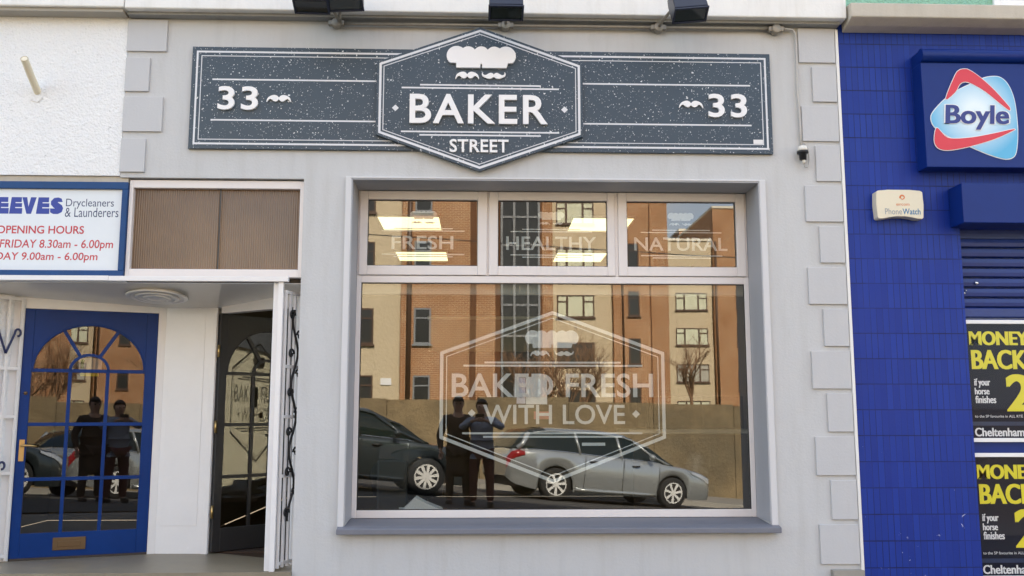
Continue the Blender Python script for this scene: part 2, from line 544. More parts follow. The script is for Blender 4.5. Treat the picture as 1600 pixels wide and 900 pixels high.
    def lathe(s, prof, origin=(0, 0, 0), axis='Y', n=32, smooth=True):
        """profile of (radius, along axis)"""
        ox, oy, oz = origin
        rings = []
        for r, h in prof:
            ring = []
            for k in range(n):
                a = 2 * math.pi * k / n
                c, d = r * math.cos(a), r * math.sin(a)
                p = (ox + c, oy + h, oz + d) if axis == 'Y' else ((ox + c, oy + d, oz + h) if axis == 'Z' else (ox + h, oy + c, oz + d))
                ring.append(s.bm.verts.new(p))
            rings.append(ring)
        for i in range(len(rings) - 1):
            for k in range(n):
                f = s.bm.faces.new((rings[i][k], rings[i][(k + 1) % n], rings[i + 1][(k + 1) % n], rings[i + 1][k]))
                f.smooth = smooth
        s.bm.faces.new(list(reversed(rings[0])))
        s.bm.faces.new(rings[-1])
        return s
    def quad(s, *p):
        s.bm.faces.new([s.bm.verts.new(q) for q in p])
        return s
    def build(s, name, mat, parent=None, local=False, bevel=0.0, smooth=None, loc=None, rot=None, subsurf=0):
        bmesh.ops.recalc_face_normals(s.bm, faces=s.bm.faces)
        if not local and parent is not None:
            bmesh.ops.translate(s.bm, verts=s.bm.verts, vec=-wloc(parent))
        me = bpy.data.meshes.new(name)
        s.bm.to_mesh(me)
        s.bm.free()
        if smooth is not None:
            for p in me.polygons: p.use_smooth = smooth
        for m in (mat if isinstance(mat, (list, tuple)) else [mat]):
            me.materials.append(MATS[m] if isinstance(m, str) else m)
        o = bpy.data.objects.new(name, me)
        col.objects.link(o)
        if parent is not None: o.parent = parent
        if loc: o.location = loc
        if rot: o.rotation_euler = rot
        if bevel:
            b = o.modifiers.new('bevel', 'BEVEL')
            b.width = bevel
            b.segments = 2
            b.limit_method = 'ANGLE'
            b.angle_limit = R(40)
        if subsurf:
            b = o.modifiers.new('sub', 'SUBSURF')
            b.levels = b.render_levels = subsurf
        return o

def inset(poly, d):
    """move every edge of a polygon inwards by d (outwards when negative); X,Z points"""
    n = len(poly)
    area = sum(poly[i][0] * poly[(i + 1) % n][1] - poly[(i + 1) % n][0] * poly[i][1] for i in range(n))
    sg = 1 if area > 0 else -1
    out = []
    for i in range(n):
        p0, p1, p2 = Vector(poly[i - 1]), Vector(poly[i]), Vector(poly[(i + 1) % n])
        e1, e2 = (p1 - p0).normalized(), (p2 - p1).normalized()
        n1, n2 = Vector((-e1.y, e1.x)) * sg, Vector((-e2.y, e2.x)) * sg
        m = (n1 + n2)
        m = m / max(0.25, m.length_squared) * 2
        q = p1 + m * d
        out.append((q.x, q.y))
    return out

def smooth_poly(pts, k=4):
    out = []
    n = len(pts)
    for i in range(n):
        p0, p1, p2, p3 = (Vector(pts[(i + d) % n]) for d in (-1, 0, 1, 2))
        for j in range(k):
            u = j / k
            q = 0.5 * ((2 * p1) + (p2 - p0) * u + (2 * p0 - 5 * p1 + 4 * p2 - p3) * u * u + (3 * p1 - p0 - 3 * p2 + p3) * u ** 3)
            out.append((q.x, q.y))
    return out

def text_mesh(body, offset=0.0, extrude=0.0, shear=0.0, spacing=1.0):
    c = bpy.data.curves.new('lettering', 'FONT')
    c.body = body
    c.size = 1.0
    c.offset = offset
    c.extrude = extrude
    c.shear = shear
    c.space_character = spacing
    c.resolution_u = 4
    o = bpy.data.objects.new('lettering', c)
    col.objects.link(o)
    dg = bpy.context.evaluated_depsgraph_get()
    me = bpy.data.meshes.new_from_object(o.evaluated_get(dg))
    bpy.data.objects.remove(o)
    bpy.data.curves.remove(c)
    return me

def lettering(items, mat, parent, y, thick=0.0, name='lettering'):
    for it in items: letter_line([it], mat, parent, y, thick, name)

def letter_line(items, mat, parent, y, thick, name):
    """items: (text, x0, x1, z0, z1, options); every text is fitted to its box; faces -Y, front at y"""
    bm = bmesh.new()
    for it in items:
        body, x0, x1, z0, z1 = it[:5]
        op = it[5] if len(it) > 5 else {}
        me = text_mesh(body, op.get('offset', 0.0), 0.05 if thick else 0.0, op.get('shear', 0.0), op.get('spacing', 1.0))
        xs = [v.co.x for v in me.vertices]; ys = [v.co.y for v in me.vertices]
        ax, bx, ay, by = min(xs), max(xs), min(ys), max(ys)
        for k, sh in enumerate(op.get('bold', (0,))):
            tmp = bmesh.new()
            tmp.from_mesh(me)
            for v in tmp.verts:
                X = x0 + (v.co.x - ax) / (bx - ax) * (x1 - x0) + sh
                Z = z0 + (v.co.y - ay) / (by - ay) * (z1 - z0)
                Y = (y + thick if v.co.z < 0 else y) if thick else y + k * 0.0002
                rt = op.get('rot')
                if rt:
                    cx, cz = (x0 + x1) / 2, (z0 + z1) / 2
                    X, Z = cx + (X - cx) * math.cos(rt) - (Z - cz) * math.sin(rt), cz + (X - cx) * math.sin(rt) + (Z - cz) * math.cos(rt)
                v.co = (X, Y, Z)
            m2 = bpy.data.meshes.new('t')
            tmp.to_mesh(m2)
            bm.from_mesh(m2)
            tmp.free()
            bpy.data.meshes.remove(m2)
        bpy.data.meshes.remove(me)
    mb = MB()
    mb.bm.free()
    mb.bm = bm
    return mb.build(name, mat, parent)

def hat_outline(cx, z0, w, h):
    """toque: five puffs over a band; z0 is the bottom of the band"""
    cs = [(-0.36, 0.56, 0.145), (-0.19, 0.64, 0.115), (0.0, 0.66, 0.11), (0.19, 0.64, 0.115), (0.36, 0.56, 0.145)]
    bw, asp = 0.365, h / w
    def ez(x): return max(((c[1] * asp) + math.sqrt(max(0, c[2] ** 2 - (x - c[0]) ** 2))) for c in cs if abs(x - c[0]) <= c[2])
    band = 0.30 * asp
    pts = [(-bw, 0)]
    c = cs[0]
    cz = c[1] * asp
    for a in range(268, 89, -12):
        pts.append((c[0] + c[2] * math.cos(R(a)), max(cz + c[2] * math.sin(R(a)), band * 0.75)))
    n = 60
    for i in range(1, n):
        x = -0.36 + 0.72 * i / n
        pts.append((x, ez(x)))
    c = cs[-1]
    for a in range(90, -89, -12):
        pts.append((c[0] + c[2] * math.cos(R(a)), max(cz + c[2] * math.sin(R(a)), band * 0.75)))
    pts += [(bw, 0), (0.012, 0), (0.012, band * 0.62), (-0.012, band * 0.62), (-0.012, 0)]
    top = max(p[1] for p in pts)
    return [(cx + p[0] * w, z0 + p[1] / top * h) for p in pts]

def moustache_outline(cx, cz, w, h, up=False):
    half = [(0.0, 0.25), (0.12, 0.60), (0.32, 0.82), (0.55, 0.74), (0.78, 0.42), (0.93, -0.05), (1.0, -0.75), (0.95, -0.82), (0.84, -0.36), (0.70, -0.14), (0.58, -0.26), (0.42, -0.62), (0.25, -0.74), (0.10, -0.52), (0.0, -0.25)]
    if up:
        half = [(0.0, 0.25), (0.12, 0.55), (0.30, 0.62), (0.50, 0.35), (0.68, 0.10), (0.82, 0.15), (0.92, 0.45), (0.90, 0.78), (0.98, 0.62),
                (1.0, 0.20), (0.90, -0.25), (0.68, -0.52), (0.45, -0.75), (0.22, -0.70), (0.0, -0.35)]
    left = [(-x, z) for x, z in reversed(half[1:-1])]
    pts = half + left
    # a little asymmetry is enough; the outline runs right side then back along the left
    return [(cx + x * w / 2, cz + z * h / 2) for x, z in pts]

def rect(x0, x1, z0, z1): return [(x0, z0), (x1, z0), (x1, z1), (x0, z1)]
def diamond(cx, cz, r): return [(cx - r, cz), (cx, cz - r), (cx + r, cz), (cx, cz + r)]

# ------------------------------------------------------------------ ground, street
def sm(a, b, x):
    x = max(0.0, min(1.0, (x - a) / (b - a)))
    return x * x * (3 - 2 * x)
def gz(x, y):
    """height of the sloping street"""
    xx = max(-40.0, min(40.0, x))
    g = -0.085 * xx - 0.038 * (0.66 - y)
    near = -0.05 - 0.10 * sm(2.35, 2.85, x) - 0.085 * max(0.0, xx - 2.85)
    k = sm(-4.5, -1.0, y)
    return g * (1 - k) + near * k
def sheet(name, x0, x1, y0, y1, nx, ny, off, mat, kind='structure', skirt=0.0):
    mb = MB()
    V = [[mb.bm.verts.new((x0 + (x1 - x0) * i / nx, y0 + (y1 - y0) * j / ny, gz(x0 + (x1 - x0) * i / nx, y0 + (y1 - y0) * j / ny) + off)) for j in range(ny + 1)] for i in range(nx + 1)]
    for i in range(nx):
        for j in range(ny):
            mb.bm.faces.new((V[i][j], V[i + 1][j], V[i + 1][j + 1], V[i][j + 1]))
    o = mb.build(name, mat, None, smooth=True)
    tag(o, kind=kind)
    return o
MB().box(-400, 400, -400, 400, -5.2, -5.0).build('ground', 'earth')['kind'] = 'structure'
sheet('road', -40, 40, -14.6, -3.0, 80, 24, 0.0, 'asphalt')
sheet('pavement', -40, 40, -2.88, 0.01, 160, 12, -0.004, 'paving')
sheet('far_pavement', -40, 40, -26, -14.72, 80, 12, 0.12, 'paving')
def kerb(name, y0, y1):
    mb = MB()
    for i in range(80):
        x0, x1 = -40 + i, -39 + i - 0.008
        v = [mb.bm.verts.new((x, y, gz(x, y) + o)) for x in (x0, x1) for y in (y0, y1) for o in (-0.1, 0.118)]
        for f in ((0, 1, 3, 2), (4, 6, 7, 5), (0, 4, 5, 1), (2, 3, 7, 6), (0, 2, 6, 4), (1, 5, 7, 3)):
            mb.bm.faces.new([v[k] for k in f])
    mb.build(name, 'kerb_stone')['kind'] = 'structure'
kerb('kerb', -14.72, -14.6)

# ------------------------------------------------------------------ the bakery building
bak = thing('bakery_building', 'light grey plastered shop building with block quoins and a large display window', 'building', (0, 0, 0))
wall = MB()
wall.box(-1.34, -0.975, 0, 0.30, -0.16, 2.88)            # left of the window
wall.box(2.13, 2.80, 0, 0.30, -0.16, 2.88)               # right of the window
wall.box(-2.715, 2.80, 0, 0.30, 2.88, 4.30)          # above
wall.box(-0.975, 2.13, 0, 0.30, -0.16, 0.262)            # below
wall.build('wall', 'grey_plaster', bak)
rv = MB()
rv.box(-0.975, 2.13, 0.30, 0.44, 0, 0.262)
rv.box(-1.34, -0.975, 0.30, 0.44, 0, 2.95)
rv.box(2.13, 2.80, 0.30, 0.44, 0, 2.95)
rv.box(-0.975, 2.13, 0.30, 0.44, 2.88, 2.95)
rv.build('inner_wall', 'interior_white', bak)
# plain raised band and painted reveal round the window
b = MB()
b.box(-1.022, -0.978, -0.03, -0.001, 0.31, 2.895)
b.box(2.133, 2.18, -0.03, -0.001, 0.31, 2.895)
b.box(-0.978, 2.133, -0.03, -0.001, 2.881, 2.895)
b.build('window_surround', 'surround_paint', bak, bevel=0.004)
b = MB()
b.box(-0.978, -0.970, -0.025, 0.33, 0.334, 2.878)
b.box(2.125, 2.133, -0.025, 0.33, 0.334, 2.878)
b.box(-0.970, 2.125, -0.025, 0.33, 2.872, 2.8795)
b.build('window_reveal', 'reveal_paint', bak)
b = MB()
b.prism_x([(-0.085, 0.262), (-0.085, 0.300), (-0.03, 0.312), (0.33, 0.333), (0.33, 0.262)], -1.02, 2.185)
b.build('window_sill', 'sill_paint', bak, bevel=0.004)

# quoin blocks
QL = [(4.13, 3.856, -2.415), (3.823, 3.537, -2.534), (3.513, 3.221, -2.421), (3.185, 2.906, -2.534)]
for zt, zb, xr in QL:
    MB().box(-2.717, xr, -0.018, -0.001, zb + 0.012, zt - 0.008).build('quoin_block', 'grey_quoin', bak, bevel=0.003)
zt = 4.13
for i in range(13):
    step = 0.318
    z1, z0 = 4.128 - i * step, 4.128 - i * step - 0.282
    if z0 < 0.0: z0 = 0.005
    if z1 - z0 < 0.05: break
    xl = 2.488 if i % 2 == 0 else 2.588
    MB().box(xl + random.uniform(-.004, .004), 2.777, -0.018, -0.001, z0, z1).build('quoin_block', 'grey_quoin', bak, bevel=0.003)
# cornice with two-step soffit, upper wall and roof
cz = 4.155
cn = MB()
cn.prism_x([(-0.15, cz), (-0.15, cz + 0.20), (-0.02, cz + 0.215), (-0.02, cz + 0.0)], -2.70, 2.83)
cn.build('cornice', 'cornice_white', bak, bevel=0.01)
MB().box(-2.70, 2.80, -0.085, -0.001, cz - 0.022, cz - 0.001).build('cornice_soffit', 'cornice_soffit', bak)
MB().box(-2.70, 2.82, 0.0, 0.3, 4.37, 8.3).build('upper_wall', 'cream_render', bak)
MB().box(-2.70, 2.82, 0.3, 14.0, 8.1, 8.3).build('roof', 'roof_felt', bak)

# ---- display window
FY0, FY1, GY = 0.30, 0.36, 0.33
fr = MB()
fr.frame(-0.970, 2.125, 0.335, 2.190, 0.040, FY0 + 0.012, FY1, wb=0.058, wt=0.056)
fr.box(-0.970, 2.125, FY0 + 0.014, FY1, 2.190, 2.872)   # backing of the transom row, cut below
fr.bm.free()
fr = MB()
fr.frame(-0.969, 2.124, 0.335, 2.190, 0.037, FY0 + 0.012, FY1, wb=0.058, wt=0.056)
for xa, xb in ((-0.969, -0.955), (0.048, 0.064), (1.062, 1.090), (2.106, 2.124)):
    fr.box(xa, xb, FY0 + 0.014, FY1, 2.190, 2.870)
win = fr.build('display_window', 'frame_paint', bak, bevel=0.004)
MB().box(-0.932, 2.087, GY, GY + 0.006, 0.393, 2.134).build('pane', 'shop_glass', win)
fb = MB()
fb.frame(-0.932, 2.087, 0.393, 2.134, 0.007, GY - 0.006, GY - 0.001)
fb.build('glazing_bead', 'plastic_black', win)
for (xa, xb, ga, gb) in ((-0.955, 0.048, -0.891, -0.026), (0.064, 1.062, 0.135, 1.003), (1.090, 2.106, 1.160, 2.034)):
    f = MB()
    f.box(xa, ga, FY0, FY1, 2.194, 2.866)
    f.box(gb, xb, FY0, FY1, 2.194, 2.866)
    f.box(ga, gb, FY0, FY1, 2.194, 2.268)
    f.box(ga, gb, FY0, FY1, 2.797, 2.866)
    c = f.build('transom_window', 'frame_paint', bak, bevel=0.005)
    MB().box(ga, gb, GY, GY + 0.006, 2.268, 2.797).build('pane', 'shop_glass', c)
    f = MB()
    f.frame(ga, gb, 2.268, 2.797, 0.006, GY - 0.006, GY - 0.001)
    f.build('glazing_bead', 'plastic_black', c)
    name = {0: 'FRESH', 1: 'HEALTHY', 2: 'NATURAL'}[0 if xa < -0.5 else (1 if xa < 0.5 else 2)]
    tx0, tx1, cx = {'FRESH': (-0.704, -0.218, -0.455), 'HEALTHY': (0.201, 0.918, 0.560), 'NATURAL': (1.221, 1.969, 1.600)}[name]
    FYF = GY + 0.0085
    lettering([(name, tx0, tx1, 2.404, 2.513, {'offset': 0.012})], 'frosted_film', c, FYF)
    m = MB()
    m.prism(hat_outline(cx, 2.648, 0.208, 0.066), FYF, FYF + 0.0004)
    m.prism(moustache_outline(cx - 0.052, 2.620, 0.08, 0.026), FYF, FYF + 0.0004)
    m.prism(moustache_outline(cx + 0.052, 2.620, 0.08, 0.026, True), FYF, FYF + 0.0004)
    for hw, z in ((0.232, 2.571), (0.325, 2.552), (0.325, 2.364), (0.232, 2.346)):
        m.prism(rect(cx - hw, cx + hw, z - 0.004, z + 0.004), FYF, FYF + 0.0004)
    m.build('frosted_motif', 'frosted_film', c)
FYF = GY + 0.0085
lettering([('BAKED FRESH', -0.220, 1.349, 1.243, 1.429, {'offset': 0.014}), ('WITH LOVE', 0.024, 1.125, 1.036, 1.188, {'offset': 0.010})], 'frosted_film', win, FYF)
m = MB()
HX = [(0.565, 0.590), (1.442, 0.929), (1.442, 1.595), (0.565, 1.917), (-0.312, 1.595), (-0.312, 0.929)]
m.ring(HX, inset(HX, 0.026), FYF, FYF + 0.0004)
m.ring(inset(HX, 0.048), inset(HX, 0.055), FYF, FYF + 0.0004)
m.prism(hat_outline(0.560, 1.628, 0.416, 0.138), FYF, FYF + 0.0004)
m.prism(moustache_outline(0.465, 1.585, 0.150, 0.055), FYF, FYF + 0.0004)
m.prism(moustache_outline(0.655, 1.585, 0.150, 0.055, True), FYF, FYF + 0.0004)
for xa, xb, z in ((0.033, 1.098, 1.513), (-0.131, 1.268, 1.488), (-0.137, 1.258, 0.968), (0.025, 1.098, 0.941)):
    m.prism(rect(xa, xb, z - 0.007, z + 0.007), FYF, FYF + 0.0004)
m.prism(diamond(-0.064, 1.122, 0.030), FYF, FYF + 0.0004)
m.prism(diamond(1.211, 1.115, 0.030), FYF, FYF + 0.0004)
m.build('frosted_motif', 'frosted_film', win)

# ---- the room behind the window
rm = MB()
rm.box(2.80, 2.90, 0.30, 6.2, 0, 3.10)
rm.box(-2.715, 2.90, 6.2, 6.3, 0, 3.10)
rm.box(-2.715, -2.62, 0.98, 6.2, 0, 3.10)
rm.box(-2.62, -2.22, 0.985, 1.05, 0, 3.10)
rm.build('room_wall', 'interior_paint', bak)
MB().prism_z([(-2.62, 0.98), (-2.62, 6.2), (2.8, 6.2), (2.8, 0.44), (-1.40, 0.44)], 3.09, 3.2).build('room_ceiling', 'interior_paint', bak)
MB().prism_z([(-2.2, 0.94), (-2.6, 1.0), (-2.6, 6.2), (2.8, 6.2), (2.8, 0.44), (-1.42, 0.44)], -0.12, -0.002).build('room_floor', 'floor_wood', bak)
MB().box(-0.96, 2.12, 0.44, 0.86, 0.30, 0.34).build('window_shelf', 'wood_mid', bak)

# ------------------------------------------------------------------ glazed doors (arched fan light over nine panes)
def door_leaf(name, W, H, frame_mat, bar_mat, glass_mat, parent, loc, rotz, sl=0.07, sr=0.085, mirror=False):
    z0, za, zt = 0.185, 1.44, 1.815          # bottom of glass, spring of arch, crown
    xl, xr = sl, W - sr
    cx, a, bq = (xl + xr) / 2, (xr - xl) / 2, zt - za
    N = 28
    arch = [(cx - a * math.cos(math.pi * i / N), za + bq * math.sin(math.pi * i / N)) for i in range(N + 1)]
    L = MB()
    L.box(0, xl, -0.022, 0.022, 0, H)
    L.box(xr, W, -0.022, 0.022, 0, H)
    L.box(xl, xr, -0.022, 0.022, 0, z0)
    L.strip([(p[0], H) for p in arch], arch, -0.022, 0.022)
    o = L.build(name, frame_mat, parent, local=True, bevel=0.003, loc=loc, rot=(0, 0, rotz))
    bars = MB()
    t1, t2 = xl + (xr - xl) / 3, xl + 2 * (xr - xl) / 3
    bw = 0.0135
    y0, y1 = -0.018, 0.018
    for z in (0.594, 1.017, za):
        bars.box(xl, xr, y0, y1, z - bw, z + bw)
    for x in (t1, t2):
        for za_, zb_ in ((z0, 0.594 - bw), (0.594 + bw, 1.017 - bw), (1.017 + bw, za - bw)):
            bars.box(x - bw, x + bw, y0 + 0.001, y1 - 0.001, za_, zb_)
    ri = (t2 - t1) / 2 + bw
    inner = lambda r, k: [(cx - r * math.cos(math.pi * i / 16), za + r * k * math.sin(math.pi * i / 16)) for i in range(17)]
    bars.strip(inner(ri, 0.92), inner(ri - 0.022, 0.9), y0, y1)
    for ang in (58, 122):
        d = Vector((math.cos(R(ang)), math.sin(R(ang))))
        p = Vector((-d.y, d.x))
        s0 = ri * 0.93
        s1 = 1 / math.sqrt((d.x / a) ** 2 + (d.y / bq) ** 2)
        c0 = Vector((cx, za))
        q = [c0 + d * s0 + p * bw, c0 + d * s0 - p * bw, c0 + d * s1 - p * bw, c0 + d * s1 + p * bw]
        bars.prism([(v.x, v.y) for v in q], y0 + 0.002, y1 - 0.002)
    arch_in = [(cx - (a - 0.012) * math.cos(math.pi * i / N), za + (bq - 0.012) * math.sin(math.pi * i / N)) for i in range(N + 1)]
    bars.strip(arch, arch_in, -0.0235, 0.0235)
    bars.build('glazing_bar', bar_mat, o, local=True, bevel=0.002)
    g = MB()
    g.box(xl, xr, -0.003, 0.003, z0, za)
    g.strip(arch, [(p[0], za + 0.0002) for p in arch], -0.003, 0.003)
    g.build('pane', glass_mat, o, local=True)
    return o

# the bakery's own door stands open into the shop
ddoor = door_leaf('entrance_door', 0.92, 1.93, 'dark_door', 'dark_door', 'door_glass', bak, (-2.17, 0.875, 0.012), R(42.7))
ddoor['label'] = 'dark grey glazed door standing open'
for z in (0.32, 1.0, 1.62):
    MB().lathe([(0.001, z - 0.05), (0.011, z - 0.05), (0.011, z + 0.05), (0.001, z + 0.05)], (-0.012, -0.03, 0), 'Z', 10).build('hinge', 'brass', ddoor, local=True)
MB().box(-2.22, -1.35, 0.94, 1.5, -0.0015, 0.006).build('door_mat', 'door_mat', None)
bpy.data.objects['door_mat']['label'] = 'brown door mat on the floor inside the open dark door'
bpy.data.objects['door_mat']['category'] = 'mat'

# ------------------------------------------------------------------ the laundry building (left)
lau = thing('laundry_building', 'white roughcast shop building with a recessed entrance porch and blue door', 'building', (-3.6, 0, 0))
MB().box(-9.0, -2.718, 0, 0.30, 2.892, 4.16).build('wall', 'white_roughcast', lau)
MB().box(-9.0, -2.705, -0.15, -0.001, 4.161, 4.37).build('cornice', 'cornice_white', lau, bevel=0.01)
MB().box(-9.0, -2.72, -0.12, -0.002, 4.135, 4.160).build('cornice_soffit', 'interior_white', lau)
MB().box(-9.0, -2.705, 0.0, 0.3, 4.371, 8.3).build('upper_wall', 'white_roughcast', lau)
MB().box(-9.0, -2.705, 0.3, 14.0, 8.1, 8.3).build('roof', 'roof_felt', lau)
MB().box(-9.0, -2.66, 0.02, 0.30, 2.847, 2.890).build('lintel', 'concrete_beige', lau)
MB().box(-9.0, -2.66, 0.06, 0.30, 2.09, 2.845).build('fascia', 'porch_white', lau)
# ribbed fanlight above the porch
rw = MB()
rw.frame(-2.652, -1.342, 2.128, 2.868, 0.03, 0.03, 0.11, wb=0.06, wt=0.06)
rwo = rw.build('ribbed_window', 'frame_paint', lau, bevel=0.003)
rwo['label'] = 'ribbed glass fanlight in two sheets, brown reflection in its colour'
MB().box(-2.622, -1.985, 0.072, 0.078, 2.188, 2.808).build('pane', 'ribbed_glass', rwo)
MB().box(-1.975, -1.372, 0.072, 0.078, 2.188, 2.808).build('pane', 'ribbed_glass', rwo)
MB().box(-1.985, -1.975, 0.066, 0.082, 2.188, 2.808).build('glazing_bar', 'dark_door', rwo)
MB().box(-2.66, -1.342, 0.112, 0.30, 2.09, 2.875).build('fanlight_backing', 'interior_paint', lau)
# porch: floor, ceiling, walls
MB().prism_z([(-4.3, -0.04), (-1.342, -0.04), (-1.34, 0.45), (-2.15, 0.93), (-2.6, 0.93), (-4.3, 0.35)], -0.16, 0.0).build('porch_floor', 'porch_tile', lau)
cl = MB()
P0 = [(-4.3, 0.062), (-1.342, 0.062), (-1.342, 0.46), (-2.15, 0.96), (-2.62, 0.97), (-4.3, 0.42)]
zc = [2.085 - 0.10 * min(1, (y - 0.06) / 0.85) for x, y in P0]
va = [cl.bm.verts.new((x, y, z)) for (x, y), z in zip(P0, zc)]
vb = [cl.bm.verts.new((x, y, 2.0885)) for x, y in P0]
cl.bm.faces.new(va)
cl.bm.faces.new(list(reversed(vb)))
for i in range(6):
    cl.bm.faces.new((va[i], vb[i], vb[(i + 1) % 6], va[(i + 1) % 6]))
cl.build('porch_ceiling', 'porch_white', lau)
def wall_seg(x0, y0, x1, y1, z0, z1, th, name, mat, parent, extra=None, bevel=0.003):
    """upright slab whose street face runs from x0,y0 to x1,y1"""
    L = math.hypot(x1 - x0, y1 - y0)
    m = MB()
    for (a, b_, c, d) in (extra or [(0, L, z0, z1)]):
        m.box(a, b_, 0, th, c, d)
    pl = wloc(parent)
    return m.build(name, mat, parent, local=True, bevel=bevel, loc=(x0 - pl.x, y0 - pl.y, 0), rot=(0, 0, math.atan2(y1 - y0, x1 - x0)))
BD = R(20.4)
hx, hy = -2.672, 0.868                                 # latch... right edge of the blue door
DW = 0.985
lx, ly = hx - DW * math.cos(BD), hy - DW * math.sin(BD)
# frame round the blue door
ux, uy = math.cos(BD), math.sin(BD)
wall_seg(lx - 0.55 * ux, ly - 0.55 * uy, hx + 0.06 * ux, hy + 0.06 * uy, 0, 2.05, 0.09, 'door_frame', 'white_gloss', lau,
         extra=[(0, 0.548, 0, 2.05), (0.548 + DW + 0.004, 0.548 + DW + 0.064, 0, 2.05), (0.548, 0.548 + DW + 0.004, 1.945, 2.05)])
wall_seg(lx + 0.0 * ux, ly, hx, hy, 0, 0.02, 0.12, 'door_sill', 'threshold', lau)
bdoor = door_leaf('door', DW, 1.925, 'blue_gloss', 'blue_gloss', 'door_glass', lau, (lx - lau.location.x - 0.02 * uy, ly + 0.02 * ux, 0.018), BD)
bdoor['label'] = 'blue glazed door with an arched fan light'
h = MB()
h.box(0.022, 0.058, -0.030, -0.0225, 0.735, 0.90)
h.tube([(0.04, -0.03, 0.855), (0.04, -0.075, 0.855), (0.06, -0.085, 0.857), (0.11, -0.085, 0.855), (0.15, -0.082, 0.850)], 0.008, 8)
h.build('handle', 'brass', bdoor, local=True)
h = MB()
h.box(0.30, 0.535, -0.030, -0.0225, 0.048, 0.145)
lp = h.build('letter_plate', 'bronze_plate', bdoor, local=True, bevel=0.004)
MB().box(0.335, 0.50, -0.036, -0.0305, 0.075, 0.118).build('flap', 'bronze_plate', lp, local=True, bevel=0.003)
MB().lathe([(0.001, -0.027), (0.014, -0.027), (0.014, -0.0225), (0.001, -0.0225)], (0.04, 0, 1.26), 'Y', 12).build('keyhole', 'bronze_plate', bdoor, local=True)
# white panelled pier between the doors
wall_seg(-2.615, 0.888, -2.185, 0.872, 0, 2.06, 0.09, 'porch_pier', 'white_gloss', lau,
         extra=[(0, 0.43, 0, 2.06)])
pp = MB()
pl = wloc(lau)
pp.box(0.04, 0.33, -0.004, -0.001, 0.22, 1.95)
pp.box(0.375, 0.425, -0.012, -0.001, 0, 1.95)
pp.build('porch_panel', 'white_gloss', lau, local=True, bevel=0.003, loc=(-2.615 - pl.x, 0.888, 0), rot=(0, 0, math.atan2(-0.016, 0.43)))
# splayed wall over and beside the dark doorway
wall_seg(-2.18, 0.868, -1.36, 0.30, 0, 2.07, 0.08, 'doorway_wall', 'white_gloss', lau,
         extra=[(0.035, 0.885, 1.945, 2.07), (0.885, 0.985, 0, 2.07)])
# left flank of the porch, roughcast
MB().box(-4.3, -4.2, 0.02, 0.5, 0, 2.08).build('porch_flank', 'white_roughcast', lau)
MB().box(-4.2, -3.80, 0.46, 0.52, 0, 2.04).build('porch_back', 'white_roughcast', lau)
wall_seg(-4.0, 0.10, -3.66, 0.47, 0, 2.04, 0.05, 'porch_splay', 'white_roughcast', lau)
# dark room behind the blue door
rb = MB()
rb.box(-4.6, -2.73, 3.4, 3.5, 0, 2.6)
rb.box(-4.7, -4.6, 0.5, 3.5, 0, 2.6)
rb.box(-4.6, -2.73, 0.98, 3.4, 2.3, 2.4)
rb.build('room_wall', 'counter_dark', lau)
MB().box(-4.6, -2.73, 0.98, 3.4, -0.1, -0.005).build('room_floor', 'floor_wood', lau)
# sticker cards inside the blue door
def on_door(name, x0, x1, z0, z1, mat, label, cat):
    o = MB().box(x0, x1, 0.004, 0.0055, z0, z1)
    q = o.build(name, mat, None, local=True, loc=(lx - 0.02 * uy, ly + 0.02 * ux, 0.018), rot=(0, 0, BD))
    return tag(q, label, cat)
cd = on_door('certificate_card', 0.405, 0.575, 1.452, 1.545, 'paper', 'small white card with a green rosette in the arched pane of the blue door', 'card')
lm = MB()
lm.lathe([(0.001, 0.0030), (0.017, 0.0030), (0.017, 0.0038), (0.001, 0.0038)], (0.43, 0, 1.520), 'Y', 14)
lm.box(0.418, 0.442, 0.0031, 0.0038, 1.462, 1.505)
t = simple('ink_green', (0.09, 0.26, 0.04), 0.5)
lm.build('rosette', 'ink_green', cd, local=True)
on_door('opening_sticker', 0.42, 0.555, 1.40, 1.426, 'ink_yellow', 'yellow strip sticker below the white card on the blue door', 'sticker')

# round vent in the porch ceiling
cv_ = thing('ceiling_vent', 'round white louvred vent in the porch ceiling', 'vent', (-2.53, 0.40, 2.045))
tiltx = -math.atan2(0.10, 0.85)
for i, (r, dz) in enumerate(((0.235, 0.0), (0.17, -0.006), (0.11, -0.010))):
    MB().lathe([(r, -0.022 + dz), (r - 0.008, -0.030 + dz), (r - 0.04, -0.030 + dz), (r - 0.045, -0.012 + dz), (r - 0.045, 0.004), (r, 0.004)], (0, 0, 0), 'Z', 40).build('vent_ring', 'white_gloss', cv_, local=True, rot=(tiltx, 0, 0))
MB().lathe([(0.001, -0.02), (0.05, -0.02), (0.06, 0.003), (0.001, 0.003)], (0, 0, 0), 'Z', 24).build('vent_core', 'white_gloss', cv_, local=True, rot=(tiltx, 0, 0))

# the white gate frame: head rail and post
gf = thing('gate_frame', 'white steel head rail and square post across the porch mouth', 'gate frame', (-1.46, -0.03, 0))
g = MB()
g.box(-5.0, -2.74, -0.045, -0.005, 2.088, 2.125)
g.box(-2.738, -1.425, -0.047, -0.005, 2.086, 2.123)
g.build('head_rail', 'white_steel', gf, bevel=0.003)
g = MB()
g.box(-1.500, -1.462, -0.03, 0.01, 0.0, 2.085)
g.build('post', 'white_steel', gf, bevel=0.004)
g = MB()
g.box(-1.540, -1.503, 0.0, 0.035, 0.0, 2.085)
g.build('post', 'white_steel', gf, bevel=0.004)

